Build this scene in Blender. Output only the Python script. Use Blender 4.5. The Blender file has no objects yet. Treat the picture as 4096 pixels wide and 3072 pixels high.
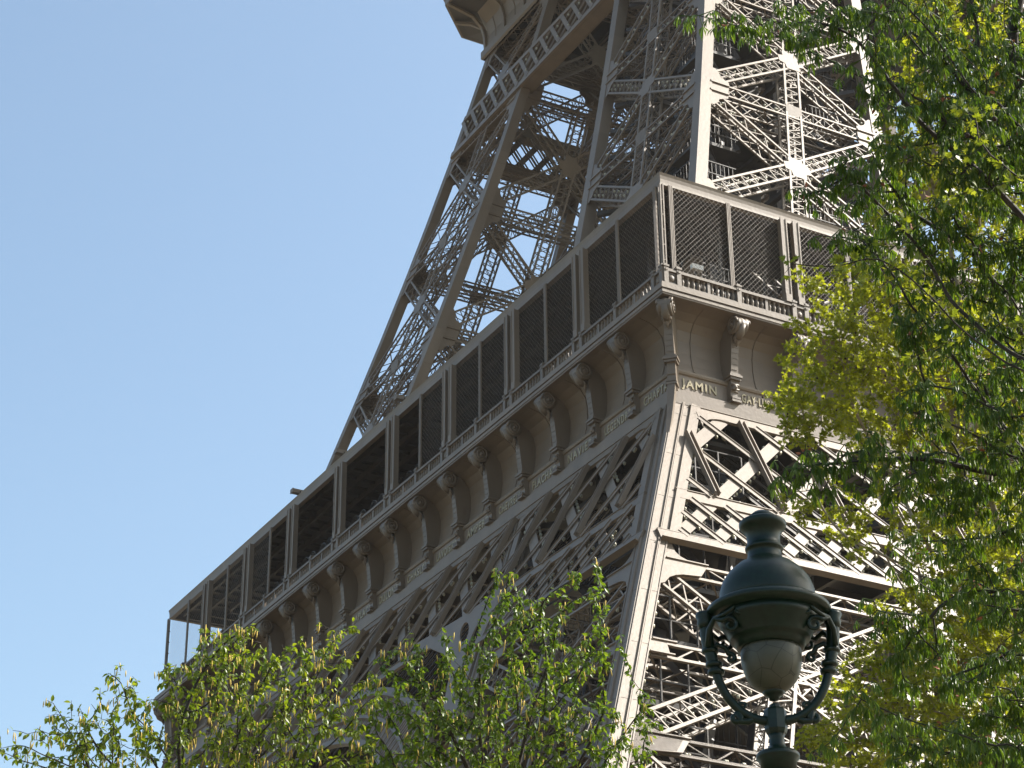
import bpy, bmesh, math, random
import numpy as np
from mathutils import Matrix, Vector
random.seed(7); RNG = np.random.default_rng(7)
SC = bpy.context.scene
COL = SC.collection
rad = math.radians

# ------------------------------------------------------------------ camera
CAM = np.array([-52.617, -78.134, 1.6]); YAW, PIT, ROL = 1.0584, 0.4798, -0.0093
FPX = 8672.6                                   # focal length in pixels of a 4096 px wide frame
_f = np.array([math.cos(YAW)*math.cos(PIT), math.sin(YAW)*math.cos(PIT), math.sin(PIT)])
_r0 = np.array([math.sin(YAW), -math.cos(YAW), 0.0]); _u0 = np.cross(_r0, _f)
_r = _r0*math.cos(ROL)+_u0*math.sin(ROL); _u = -_r0*math.sin(ROL)+_u0*math.cos(ROL)
cd = bpy.data.cameras.new('camera'); cam = bpy.data.objects.new('camera', cd); COL.objects.link(cam)
cd.sensor_width = 36; cd.lens = 36*FPX/4096; cd.clip_start = 0.5; cd.clip_end = 6000
cam.matrix_world = Matrix(((_r[0], _u[0], -_f[0], CAM[0]), (_r[1], _u[1], -_f[1], CAM[1]),
                           (_r[2], _u[2], -_f[2], CAM[2]), (0, 0, 0, 1)))
SC.camera = cam

# ------------------------------------------------------------------ sun, sky, exposure
SUN = np.array([2.9, -1.0, 2.85]); SUN /= np.linalg.norm(SUN)
sd = bpy.data.lights.new('sun', 'SUN'); sd.energy = 3.1; sd.angle = rad(0.53); sd.color = (1.0, 0.94, 0.86)
so = bpy.data.objects.new('sun', sd); COL.objects.link(so)
so.rotation_euler = Vector(SUN).to_track_quat('Z', 'Y').to_euler()
so.location = (40, -60, 150)
W = bpy.data.worlds.new('World'); SC.world = W; W.use_nodes = True
wn = W.node_tree.nodes; wl = W.node_tree.links
sky = wn.new('ShaderNodeTexSky'); sky.sky_type = 'NISHITA'; sky.sun_disc = False
sky.sun_elevation = math.asin(SUN[2]); sky.sun_rotation = math.atan2(SUN[0], SUN[1])
sky.air_density = 1.0; sky.dust_density = 2.8; sky.ozone_density = 0.7; sky.altitude = 50
wn['Background'].inputs['Strength'].default_value = 0.08
tint = wn.new('ShaderNodeMix'); tint.data_type = 'RGBA'; tint.blend_type = 'MULTIPLY'; tint.inputs[0].default_value = 1
tint.inputs[7].default_value = (0.98, 1.04, 0.97, 1); wl.new(sky.outputs[0], tint.inputs[6]); wl.new(tint.outputs[2], wn['Background'].inputs['Color'])
SC.view_settings.view_transform = 'Standard'; SC.view_settings.look = 'None'
SC.view_settings.exposure = 1.74; SC.view_settings.gamma = 1.0
SC.cycles.max_bounces = 8; SC.cycles.transparent_max_bounces = 8

# ------------------------------------------------------------------ materials
def newmat(name):
    m = bpy.data.materials.new(name); m.use_nodes = True
    return m, m.node_tree.nodes, m.node_tree.links, m.node_tree.nodes['Principled BSDF']

def iron_mat(name, c, rough=0.5, rust=0.5, var=0.12):
    m, n, l, p = newmat(name)
    g = n.new('ShaderNodeNewGeometry'); ri = n.new('ShaderNodeMath'); ri.operation = 'MULTIPLY_ADD'
    ri.inputs[1].default_value = var*1.4; ri.inputs[2].default_value = 1-var*0.7
    l.new(g.outputs['Random Per Island'], ri.inputs[0])
    tc = n.new('ShaderNodeTexCoord')
    n1 = n.new('ShaderNodeTexNoise'); n1.inputs['Scale'].default_value = 0.7; n1.inputs['Detail'].default_value = 6
    mp = n.new('ShaderNodeMapping'); mp.inputs['Scale'].default_value = (1, 1, 0.22)
    l.new(tc.outputs['Object'], mp.inputs[0]); l.new(mp.outputs[0], n1.inputs['Vector'])
    r1 = n.new('ShaderNodeMapRange'); r1.inputs[1].default_value = 0.3; r1.inputs[2].default_value = 0.7
    r1.inputs[3].default_value = 1-var; r1.inputs[4].default_value = 1+var
    l.new(n1.outputs['Fac'], r1.inputs[0])
    mu = n.new('ShaderNodeMath'); mu.operation = 'MULTIPLY'; l.new(ri.outputs[0], mu.inputs[0]); l.new(r1.outputs[0], mu.inputs[1])
    vm = n.new('ShaderNodeVectorMath'); vm.operation = 'SCALE'; vm.inputs[0].default_value = c
    l.new(mu.outputs[0], vm.inputs['Scale'])
    n2 = n.new('ShaderNodeTexNoise'); n2.inputs['Scale'].default_value = 1.1; n2.inputs['Detail'].default_value = 9
    n2.inputs['Roughness'].default_value = 0.72; l.new(mp.outputs[0], n2.inputs['Vector'])
    r2 = n.new('ShaderNodeMapRange'); r2.inputs[1].default_value = 0.60; r2.inputs[2].default_value = 0.72
    r2.inputs[3].default_value = 0; r2.inputs[4].default_value = rust
    l.new(n2.outputs['Fac'], r2.inputs[0])
    mx = n.new('ShaderNodeMix'); mx.data_type = 'RGBA'; l.new(r2.outputs[0], mx.inputs[0])
    l.new(vm.outputs[0], mx.inputs[6]); mx.inputs[7].default_value = (c[0]*0.72, c[1]*0.5, c[2]*0.38, 1)
    l.new(mx.outputs[2], p.inputs['Base Color'])
    p.inputs['Roughness'].default_value = rough
    b = n.new('ShaderNodeBump'); b.inputs['Strength'].default_value = 0.25; b.inputs['Distance'].default_value = 0.03
    n3 = n.new('ShaderNodeTexNoise'); n3.inputs['Scale'].default_value = 5; l.new(tc.outputs['Object'], n3.inputs['Vector'])
    l.new(n3.outputs['Fac'], b.inputs['Height']); l.new(b.outputs[0], p.inputs['Normal'])
    return m

def plain_mat(name, c, rough=0.6, metal=0.0, noise=0.0, scale=8.0, spec=0.5):
    m, n, l, p = newmat(name)
    p.inputs['Roughness'].default_value = rough; p.inputs['Metallic'].default_value = metal
    p.inputs['Specular IOR Level'].default_value = spec
    if noise:
        tc = n.new('ShaderNodeTexCoord'); t = n.new('ShaderNodeTexNoise'); t.inputs['Scale'].default_value = scale; t.inputs['Detail'].default_value = 6
        l.new(tc.outputs['Object'], t.inputs['Vector'])
        cr = n.new('ShaderNodeMapRange'); cr.inputs[1].default_value = 0.3; cr.inputs[2].default_value = 0.7
        cr.inputs[3].default_value = 1-noise; cr.inputs[4].default_value = 1+noise
        l.new(t.outputs['Fac'], cr.inputs[0])
        vm = n.new('ShaderNodeVectorMath'); vm.operation = 'SCALE'; vm.inputs[0].default_value = c[:3]
        l.new(cr.outputs[0], vm.inputs['Scale']); l.new(vm.outputs[0], p.inputs['Base Color'])
    else:
        p.inputs['Base Color'].default_value = (*c[:3], 1)
    return m

def leaf_mat(name, c1, c2, trans=0.45, tr_c=None, rough=0.42):
    m, n, l, p = newmat(name)
    g = n.new('ShaderNodeNewGeometry')
    cr = n.new('ShaderNodeValToRGB'); cr.color_ramp.elements[0].color = (*c1, 1); cr.color_ramp.elements[1].color = (*c2, 1)
    l.new(g.outputs['Random Per Island'], cr.inputs[0]); l.new(cr.outputs[0], p.inputs['Base Color'])
    p.inputs['Roughness'].default_value = rough
    tr = n.new('ShaderNodeBsdfTranslucent'); hs = n.new('ShaderNodeMix'); hs.data_type = 'RGBA'; hs.blend_type = 'MULTIPLY'
    hs.inputs[0].default_value = 1; l.new(cr.outputs[0], hs.inputs[6]); hs.inputs[7].default_value = (*(tr_c or (1.7, 1.6, 0.5)), 1)
    l.new(hs.outputs[2], tr.inputs['Color'])
    ms = n.new('ShaderNodeMixShader'); ms.inputs[0].default_value = trans
    l.new(p.outputs[0], ms.inputs[1]); l.new(tr.outputs[0], ms.inputs[2]); l.new(ms.outputs[0], n['Material Output'].inputs[0])
    return m

IRON = iron_mat('tower_paint', (0.158, 0.120, 0.085), rust=0.5, var=0.12)
IRON_LAT = iron_mat('lattice_paint', (0.160, 0.122, 0.087), rust=0.25, var=0.14)
IRON_SHADE = iron_mat('shade_darkened_tower_paint', (0.030, 0.022, 0.017), rust=0.4, var=0.2)  # same tower paint, its colour darkened to stand for shade on inner parts
IRON_CAST = iron_mat('cast_ornament_paint', (0.132, 0.101, 0.072), rust=0.5, var=0.12)
GOLD = plain_mat('gilded_letter', (0.30, 0.25, 0.15), 0.35, 0.2, 0.1, 3)
DARKGLASS = plain_mat('dark_glass', (0.02, 0.022, 0.026), 0.12)
LAMPCUP = plain_mat('pale_lamp_glass', (0.36, 0.34, 0.25), 0.3, 0, 0.12, 2)
WIRE = plain_mat('galvanised_wire', (0.20, 0.17, 0.14), 0.5, 0.0)

# ------------------------------------------------------------------ mesh builder
def _a(v): return np.asarray(v, float)
class MB:
    def __init__(self): self.v = []; self.q = []; self.n = 0; self.ng = []
    def add(self, V, Q=None, NG=None):
        V = _a(V).reshape(-1, 3)
        if Q is not None and len(Q): self.q.append(np.asarray(Q, int).reshape(-1, 4)+self.n)
        if NG:
            for g in NG: self.ng.append([i+self.n for i in g])
        self.v.append(V); self.n += len(V)
    def bars(self, P, Q, w, h, up=(0, 0, 1), ext=0.0):
        P = _a(P).reshape(-1, 3); Q = _a(Q).reshape(-1, 3)
        if not len(P): return self
        d = Q-P; L = np.linalg.norm(d, axis=1, keepdims=True); d = d/np.maximum(L, 1e-9)
        P = P-d*ext; Q = Q+d*ext
        U = np.broadcast_to(_a(up), d.shape)
        s = np.cross(d, U); sl = np.linalg.norm(s, axis=1, keepdims=True)
        bad = sl[:, 0] < 1e-4
        if bad.any():
            s[bad] = np.cross(d[bad], np.array([1.0, 0.13, 0.07])); sl = np.linalg.norm(s, axis=1, keepdims=True)
        s = s/sl; n = np.cross(s, d)
        w = np.broadcast_to(_a(w).reshape(-1, 1), (len(P), 1))/2; h = np.broadcast_to(_a(h).reshape(-1, 1), (len(P), 1))/2
        o = [-s*w-n*h, s*w-n*h, s*w+n*h, -s*w+n*h]
        V = np.stack([P+k for k in o]+[Q+k for k in o], 1).reshape(-1, 3)
        F = np.array([[0, 3, 2, 1], [4, 5, 6, 7], [0, 1, 5, 4], [1, 2, 6, 5], [2, 3, 7, 6], [3, 0, 4, 7]])[:, ::-1]
        self.add(V, (F[None]+8*np.arange(len(P))[:, None, None]).reshape(-1, 4))
        return self
    def posts(self, P, Q, w, h):
        # inclined members with a level, square cut section
        P = _a(P).reshape(-1, 3); Q = _a(Q).reshape(-1, 3)
        o = [_a((-w/2, -h/2, 0)), _a((w/2, -h/2, 0)), _a((w/2, h/2, 0)), _a((-w/2, h/2, 0))]
        V = np.stack([P+k for k in o]+[Q+k for k in o], 1).reshape(-1, 3)
        F = np.array([[0, 3, 2, 1], [4, 5, 6, 7], [0, 1, 5, 4], [1, 2, 6, 5], [2, 3, 7, 6], [3, 0, 4, 7]])
        self.add(V, (F[None]+8*np.arange(len(P))[:, None, None]).reshape(-1, 4)); return self
    def box(self, a, b):
        a = _a(a); b = _a(b); c = (a+b)/2
        return self.bars([(c[0], c[1], a[2])], [(c[0], c[1], b[2])], abs(b[0]-a[0]) if True else 0, abs(b[1]-a[1]), up=(0, 1, 0))
    def prism(self, pts, vec):
        pts = _a(pts); n = len(pts); V = np.vstack([pts, pts+_a(vec)])
        Q = [[i, (i+1) % n, n+(i+1) % n, n+i] for i in range(n)]
        self.add(V, Q, [list(range(n))[::-1], list(range(n, 2*n))]); return self
    def strip(self, A, B):
        A = _a(A); B = _a(B); n = len(A)
        self.add(np.vstack([A, B]), [[i, i+1, n+i+1, n+i] for i in range(n-1)]); return self
    def lathe(self, prof, o=(0, 0, 0), ax=(0, 0, 1), seg=24, sx=(1, 0, 0)):
        ax = _a(ax); sx = _a(sx); sy = np.cross(ax, sx); a = np.linspace(0, 2*np.pi, seg, endpoint=False)
        ring = np.cos(a)[:, None]*sx+np.sin(a)[:, None]*sy
        V = np.vstack([_a(o)+ring*r+ax*z for r, z in prof]); m = len(prof)
        Q = [[k*seg+i, k*seg+(i+1) % seg, (k+1)*seg+(i+1) % seg, (k+1)*seg+i] for k in range(m-1) for i in range(seg)]
        self.add(V, Q, [list(range(seg))[::-1], list(range((m-1)*seg, m*seg))]); return self
    def tube(self, pts, rads, seg=6):
        pts = _a(pts); m = len(pts); rads = np.broadcast_to(_a(rads), (m,))
        t = np.gradient(pts, axis=0); t /= np.maximum(np.linalg.norm(t, axis=1, keepdims=True), 1e-9)
        ref = np.array([0.0, 0, 1]) if abs(t[0, 2]) < 0.9 else np.array([1.0, 0, 0])
        a = np.linspace(0, 2*np.pi, seg, endpoint=False); V = []
        s = np.cross(t[0], ref); s /= np.linalg.norm(s)
        for i in range(m):
            s = s-t[i]*(s@t[i]); s /= max(np.linalg.norm(s), 1e-9); n = np.cross(t[i], s)
            V.append(pts[i]+rads[i]*(np.cos(a)[:, None]*s+np.sin(a)[:, None]*n))
        Q = [[k*seg+i, k*seg+(i+1) % seg, (k+1)*seg+(i+1) % seg, (k+1)*seg+i] for k in range(m-1) for i in range(seg)]
        self.add(np.vstack(V), Q, [list(range(seg))[::-1], list(range((m-1)*seg, m*seg))]); return self
    def mesh(self, name, mat, sw=False, off=(0, 0, 0), smooth=False):
        V = np.vstack(self.v).copy()
        if sw: V = V[:, [1, 0, 2]]
        V = V-_a(off)
        me = bpy.data.meshes.new(name)
        Q = np.vstack(self.q) if self.q else np.zeros((0, 4), int)
        if sw: Q = Q[:, ::-1]
        ng = [g[::-1] for g in self.ng] if sw else self.ng
        three = (Q[:, 2] == Q[:, 3]) | (Q[:, 0] == Q[:, 1]); Tq = Q[three]; Q = Q[~three]
        Tr = np.where((Tq[:, 2] == Tq[:, 3])[:, None], Tq[:, [0, 1, 2]], Tq[:, [1, 2, 3]])
        loops = np.concatenate([Q.reshape(-1), Tr.reshape(-1)]+[np.asarray(g) for g in ng]).astype(np.int32)
        tot = np.concatenate([np.full(len(Q), 4), np.full(len(Tr), 3), np.array([len(g) for g in ng], int)]).astype(np.int32)
        st = np.concatenate([[0], np.cumsum(tot)[:-1]]).astype(np.int32)
        me.vertices.add(len(V)); me.vertices.foreach_set('co', V.astype(np.float32).ravel())
        me.loops.add(len(loops)); me.loops.foreach_set('vertex_index', loops)
        me.polygons.add(len(tot)); me.polygons.foreach_set('loop_start', st)
        me.polygons.foreach_set('use_smooth', np.full(len(tot), bool(smooth)))
        me.update(calc_edges=True); me.validate()
        me.materials.append(mat); return me

def link(name, data, parent=None, loc=(0, 0, 0), rz=0.0):
    o = bpy.data.objects.new(name, data); COL.objects.link(o); o.location = loc; o.rotation_euler = (0, 0, rz)
    if parent is not None: o.parent = parent
    return o
def tag(o, label=None, cat=None, group=None, kind=None):
    if label: o['label'] = label
    if cat: o['category'] = cat
    if group: o['group'] = group
    if kind: o['kind'] = kind
    return o

# ------------------------------------------------------------------ ground (below the frame)
def ground():
    b = MB(); s = 3000
    b.add([(-s, -s, 0), (s, -s, 0), (s, s, 0), (-s, s, 0)], [[0, 1, 2, 3]])
    m, n, l, p = newmat('sandy_park_ground')
    tc = n.new('ShaderNodeTexCoord'); t = n.new('ShaderNodeTexNoise'); t.inputs['Scale'].default_value = 0.05; t.inputs['Detail'].default_value = 8
    l.new(tc.outputs['Object'], t.inputs['Vector'])
    cr = n.new('ShaderNodeValToRGB'); cr.color_ramp.elements[0].position = 0.5; cr.color_ramp.elements[1].position = 0.62
    cr.color_ramp.elements[0].color = (0.155, 0.12, 0.08, 1); cr.color_ramp.elements[1].color = (0.06, 0.07, 0.03, 1)
    l.new(t.outputs['Fac'], cr.inputs[0]); l.new(cr.outputs[0], p.inputs['Base Color']); p.inputs['Roughness'].default_value = 0.9
    tag(link('ground', b.mesh('ground', m)), 'sandy park ground with patches of lawn around the tower foot', 'ground', kind='structure')
ground()

# ================================================================== TOWER
L = 70.7; H = L/2
OFF = (H, H, 0)
tower = bpy.data.objects.new('iron_tower', None); COL.objects.link(tower); tower.location = (H, H, 0)
tag(tower, 'brown lattice iron tower with a balustraded gallery and gilded names, seen from below one corner', 'tower')
def eu(z): z = _a(z); return 12.518+.267*(z-85)-.001*(z-85)**2        # corner edge above the gallery
def el(z): z = _a(z); return 1.0116+.5084*(z-50)                      # corner edge below it
def wu(z): return 14.4-.088*(_a(z)-73.5)
WL = 15.8
def T(name, mb, mat=None, sw=False, rz=0.0, parent=None, smooth=False):
    return link(name, mb.mesh(name, mat or IRON, sw, OFF, smooth), parent or tower, rz=rz)
def D4(name, mb, mat=None, smooth=False, ks=(0, 1, 2, 3)):
    me = mb.mesh(name, mat or IRON, False, OFF, smooth)
    return [link(name, me, tower, rz=-k*math.pi/2) for k in ks]

def clipseg(fn, inside, t0, t1, n=160):
    t = np.linspace(t0, t1, n); ok = np.array([inside(*fn(x)) for x in t])
    if ok.sum() < 3: return None
    i = np.where(ok)[0]; return t[i[0]], t[i[-1]]

# ---- lattice box truss between two points
def truss(b, p, q, w, d, nrm, pitch=0.8, chord=0.11, lace=0.06, rungs=True, cross=False, sides=True):
    p = _a(p); q = _a(q); nrm = _a(nrm); ax = q-p; Ln = np.linalg.norm(ax); ax = ax/Ln
    nrm = nrm-ax*(nrm@ax); nrm /= np.linalg.norm(nrm); s = np.cross(ax, nrm)
    n = max(2, int(round(Ln/pitch))); t = np.linspace(0, Ln, n+1)
    c = [(-1, 0), (1, 0), (1, -1), (-1, -1)]
    off = [s*w/2*i+nrm*d*j for i, j in c]
    b.bars([p+o for o in off], [q+o for o in off], chord*1.25, chord, up=nrm)
    X = p+ax*t[:, None]
    for j in ((0, -1) if sides else (0,)):
        A = X-s*w/2+nrm*d*j; B = X+s*w/2+nrm*d*j
        if rungs: b.bars(A[1:-1], B[1:-1], lace*1.2, lace*.6, up=nrm)
        b.bars(A[:-1:1] if cross else np.where((np.arange(n) % 2 == 0)[:, None], A[:-1], B[:-1]) if not rungs else A[:-1],
               B[1:] if cross else np.where((np.arange(n) % 2 == 0)[:, None], B[1:], A[1:]) if not rungs else B[1:], lace, lace*.6, up=nrm)
        if cross: b.bars(B[:-1], A[1:], lace, lace*.6, up=nrm)
    if sides:
        for k in (-1, 1):
            A = X+s*w/2*k; B = A-nrm*d
            b.bars(np.where((np.arange(n) % 2 == 0)[:, None], A[:-1], B[:-1]), np.where((np.arange(n) % 2 == 0)[:, None], B[1:], A[1:]), lace, lace*.6, up=s)

# ---- lamps fixed along the ironwork (collected, built at the end)
LAMPS = []
def lamp_row(P, Q, step=0.75, jit=0.12, skip=0.12):
    P = _a(P); Q = _a(Q); n = int(np.linalg.norm(Q-P)/step)
    for i in range(1, n):
        if random.random() > skip: LAMPS.append(P+(Q-P)*((i+random.uniform(-jit, jit))/n))

# ---- a pillar above the gallery, built once and turned to the four corners
def plate(b, pts, nrm, th=0.06):
    b.prism(pts, _a(nrm)*th)
def upper_pillar():
    zs = [56.0, 68.0, 78.8, 89.3, 99.8, 110.0]
    dz = .267
    def corner(i, j, z, ins=0.0):
        e = float(eu(z)); w = float(wu(z)); return _a([e+ins if i == 0 else e+w-ins, e+ins if j == 0 else e+w-ins, z])
    for i in (0, 1):
        for j in (0, 1):
            b = MB(); c = [corner(i, j, z, 0.4) for z in (55, 62, 68, 73, 78.8, 84, 89.3, 94, 99.8, 105, 110.5)]
            b.posts(c[:-1], c[1:], 0.80, 0.80)
            for k in range(len(c)-1):       # cover plates and edge angles
                pass
            for zz in (64, 72, 76, 82, 87, 93, 97):
                q = corner(i, j, zz, .4); b.posts([q-_a([.005, .005, .02])], [q+_a([.005, .005, .02])], .81, .81)
            D4('corner_post', b)
    faces = [((0, 0), (1, 0), (0, -1, .27), 1), ((0, 0), (0, 1), (-1, 0, .27), 1), ((0, 1), (1, 1), (0, 1, -.27), 0), ((1, 0), (1, 1), (1, 0, -.27), 0)]
    for A, B, nrm, outer in faces:
        nrm = _a(nrm)/np.linalg.norm(nrm); along = _a([B[0]-A[0], B[1]-A[1], 0])
        ins = .12 if outer else .5
        st = MB()
        def P(t, z, ins=ins):
            a = corner(*A, z, .0)+along*.8; c = corner(*B, z, 0)-along*.8
            return a+(c-a)*t-nrm*ins
        for k in range(5):
            z0, z1 = zs[k], zs[k+1]; zm = (z0+z1)/2
            if k < 4 or True:
                b = MB(); cpt = P(.5, zm)
                g = .055
                for t0, t1 in ((0, 1), (1, 0)):
                    p0 = P(t0, z0+.75); p1 = P(t1, z1-.75)
                    truss(b, p0, cpt+(p0-cpt)*.06, .95, .8, nrm, pitch=.95, rungs=(t0 == 0), chord=.115, lace=.055)
                    truss(b, cpt+(p1-cpt)*.06, p1, .95, .8, nrm, pitch=.8, rungs=(t0 == 0), chord=.115, lace=.055)
                    if outer:
                        u = (p1-p0)/np.linalg.norm(p1-p0); s = np.cross(u, nrm)
                        lamp_row(p0-s*.15-nrm*.1, p1-s*.15-nrm*.1, .85)
                u = _a([along[0], along[1], 0]); v = np.cross(nrm, u); v /= np.linalg.norm(v); v = v if v[2] > 0 else -v
                for o in (0.02,):
                    plate(b, [cpt+nrm*o+u*x+v*y for x, y in ((-.95, -.3), (-.55, -.4), (-.5, -.85), (.5, -.85), (.55, -.4), (.95, -.3), (.95, .3), (.55, .4), (.5, .85), (-.5, .85), (-.55, .4), (-.95, .3))], nrm)
                D4('cross_brace', b, IRON_LAT)
            # horizontal strut at the top node of the panel, seen with its own lacing
            b = MB(); truss(b, P(0, z1), P(1, z1), .95, 1.0, nrm, pitch=.95, rungs=False, cross=True, chord=.105, lace=.05)
            truss(b, P(0, z1)-nrm*1.6, P(1, z1)-nrm*1.6, .8, .8, nrm, pitch=1.0, rungs=False, chord=.10, lace=.045)
            if outer: lamp_row(P(0, z1)-nrm*.1, P(1, z1)-nrm*.1, .8)
            D4('strut', b, IRON_LAT)
            # gusset plates with scooped corners
            for t, sg in ((0, 1), (1, -1)):
                b = MB(); base = P(t, z1, ins-.03); u = _a([along[0], along[1], 0])*sg
                v = (P(t, z1+1)-P(t, z1)); v /= np.linalg.norm(v)
                pts = [(-.15, -2.0), (.25, -1.9), (.55, -1.55), (.6, -1.2), (1.25, -.85), (1.25, .85), (.75, 1.1), (.55, 1.3), (.5, 1.6), (.2, 1.95), (-.15, 2.0)]
                plate(b, [base+u*x+v*y for x, y in pts], nrm, .05)
                for y in (-.45, .45):
                    b.bars([base+u*-.1+v*y+nrm*.09], [base+u*1.25+v*y+nrm*.09], .16, .1, up=nrm)
                if outer: D4('gusset_plate', b, ks=(0, 1))
                elif k < 4: D4('gusset_plate', b, ks=(1,))
        # centre stile
        c0 = [P(.5, z) for z in (56, 62, 68, 73.4, 78.8, 84, 89.3, 94.5, 99.8)]
        for a, c in zip(c0[:-1], c0[1:]): truss(st, a, c, 1.05, .85, nrm, pitch=.75, rungs=True, cross=False, chord=.115, lace=.055)
        if outer:
            for zz in (68, 78.8, 89.3): plate(st, [P(.5, zz)+nrm*.03+_a([along[0], along[1], 0])*x+_a([0, 0, y]) for x, y in ((-.6, -.5), (.6, -.5), (.6, .5), (-.6, .5))], nrm, .05)
        D4('centre_stile', st, IRON_LAT)
    # inside the pillar: lift rails, landings, screens and tie bars
    b = MB()
    for (a, c) in ((.30, .32), (.62, .32), (.30, .66), (.62, .66)):
        b = MB(); pts = [_a([float(eu(z)+wu(z)*a), float(eu(z)+wu(z)*c), z]) for z in np.linspace(57, 112, 9)]
        b.bars(pts[:-1], pts[1:], .55, .8, up=(0, 1, 0)); D4('lift_rail', b, IRON_SHADE, ks=(0,))
    b = MB()
    for k, z in enumerate(np.arange(61, 108, 4.6)):
        e = float(eu(z)); w = float(wu(z))
        for fx, fy, lx, ly in ((.08, .12, .20, .22), (.70, .15, .22, .22), (.12, .68, .2, .2)):
            b = MB(); b.box((e+w*fx, e+w*fy, z), (e+w*(fx+lx), e+w*(fy+ly), z+.22))
            x0, y0 = e+w*fx, e+w*fy
            for hx in np.arange(0, w*lx, .3): b.bars([(x0+hx, y0, z+.2)], [(x0+hx, y0, z+2.3)], .022, .022)
            for hz in (.9, 1.5, 2.3): b.bars([(x0, y0, z+hz)], [(x0+w*lx, y0, z+hz)], .06, .06)
            for hy in np.arange(0, w*ly, .3): b.bars([(x0, y0+hy, z+.2)], [(x0, y0+hy, z+2.3)], .022, .022)
            b.bars([(x0, y0, z+2.3)], [(x0, y0+w*ly, z+2.3)], .06, .06)
            b.bars([(x0+w*lx, y0, z+.1)], [(x0+1.5, y0+1.4, z+4.6)], .35, .3); D4('stair_landing', b, IRON_SHADE, ks=(0,))
    b = MB()
    for z in np.arange(59, 110, 2.65):
        e = float(eu(z)); w = float(wu(z)); b = MB()
        b.bars([(e+1, e+1, z), (e+w-1, e+1, z+1), (e+w*.5, e+.8, z), (e+.8, e+w*.5, z)], [(e+w-1, e+w-1, z), (e+1, e+w-1, z+1), (e+w*.5, e+w-.8, z), (e+w-.8, e+w*.5, z)], .35, .3); D4('tie_bar', b, IRON_SHADE, ks=(0,))
    b = MB()      # solid landing plates that close the pillar off at each node
    for z in zs[1:]:
        e = float(eu(z)); w = float(wu(z)); b = MB()
        b.box((e+w*.28, e+w*.26, z-.15), (e+w*.74, e+w*.74, z+.15))
        b.box((e+w*.30, e+w*.45, z-4.4), (e+w*.62, e+w*.5, z-.2)); D4('lift_landing', b, IRON_SHADE, ks=(0,))
upper_pillar()

# ---- deep ring beams that tie the pillars under the second platform
def ring_beams():
    def beam(ins, mat, nm):
        b = MB(); N = _a([0, -1, .26]); N /= np.linalg.norm(N)
        z0, z1 = 99.85, 103.75
        def Q(s, z, o=0): return _a([s, float(eu(z))+ins-o, z])
        s0 = lambda z: float(eu(z))+ins*.9+.4
        for z, hgt in ((z0+.3, .6), (z1-.25, .5)):
            for dd, o in ((.3, .05), (.3, -1.0)):
                b.bars([Q(s0(z), z, o)], [Q(L-s0(z), z, o)], hgt, dd, up=N)
            b.bars([Q(s0(z), z-hgt/2+.03, -.45)], [Q(L-s0(z), z-hgt/2+.03, -.45)], 1.1, .05, up=(0, 0, 1))
        for o, wd in ((.05, .38), (-1.0, .5)):
            for s in np.arange(18.4+ins, L-18.6-ins, 1.62):
                b.bars([Q(s+1.3, z0+.45, o+.16)], [Q(s-.95, z1-.45, o+.16)], wd, .05, up=N)
                for d in (0, .34):
                    b.bars([Q(s-1.3+d, z0+.5, o)], [Q(s+1.6+d, z1-.45, o)], .10, .1, up=N)
        for s in np.arange(19, L-19, 1.62): LAMPS.append(Q(s, z0+1.2, .25)); LAMPS.append(Q(s+.5, z0+2.6, .25))
        D4(nm, b, mat)
    beam(0.0, IRON_LAT, 'ring_beam')
    beam(11.2, IRON_SHADE, 'inner_ring_beam')
ring_beams()

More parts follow.
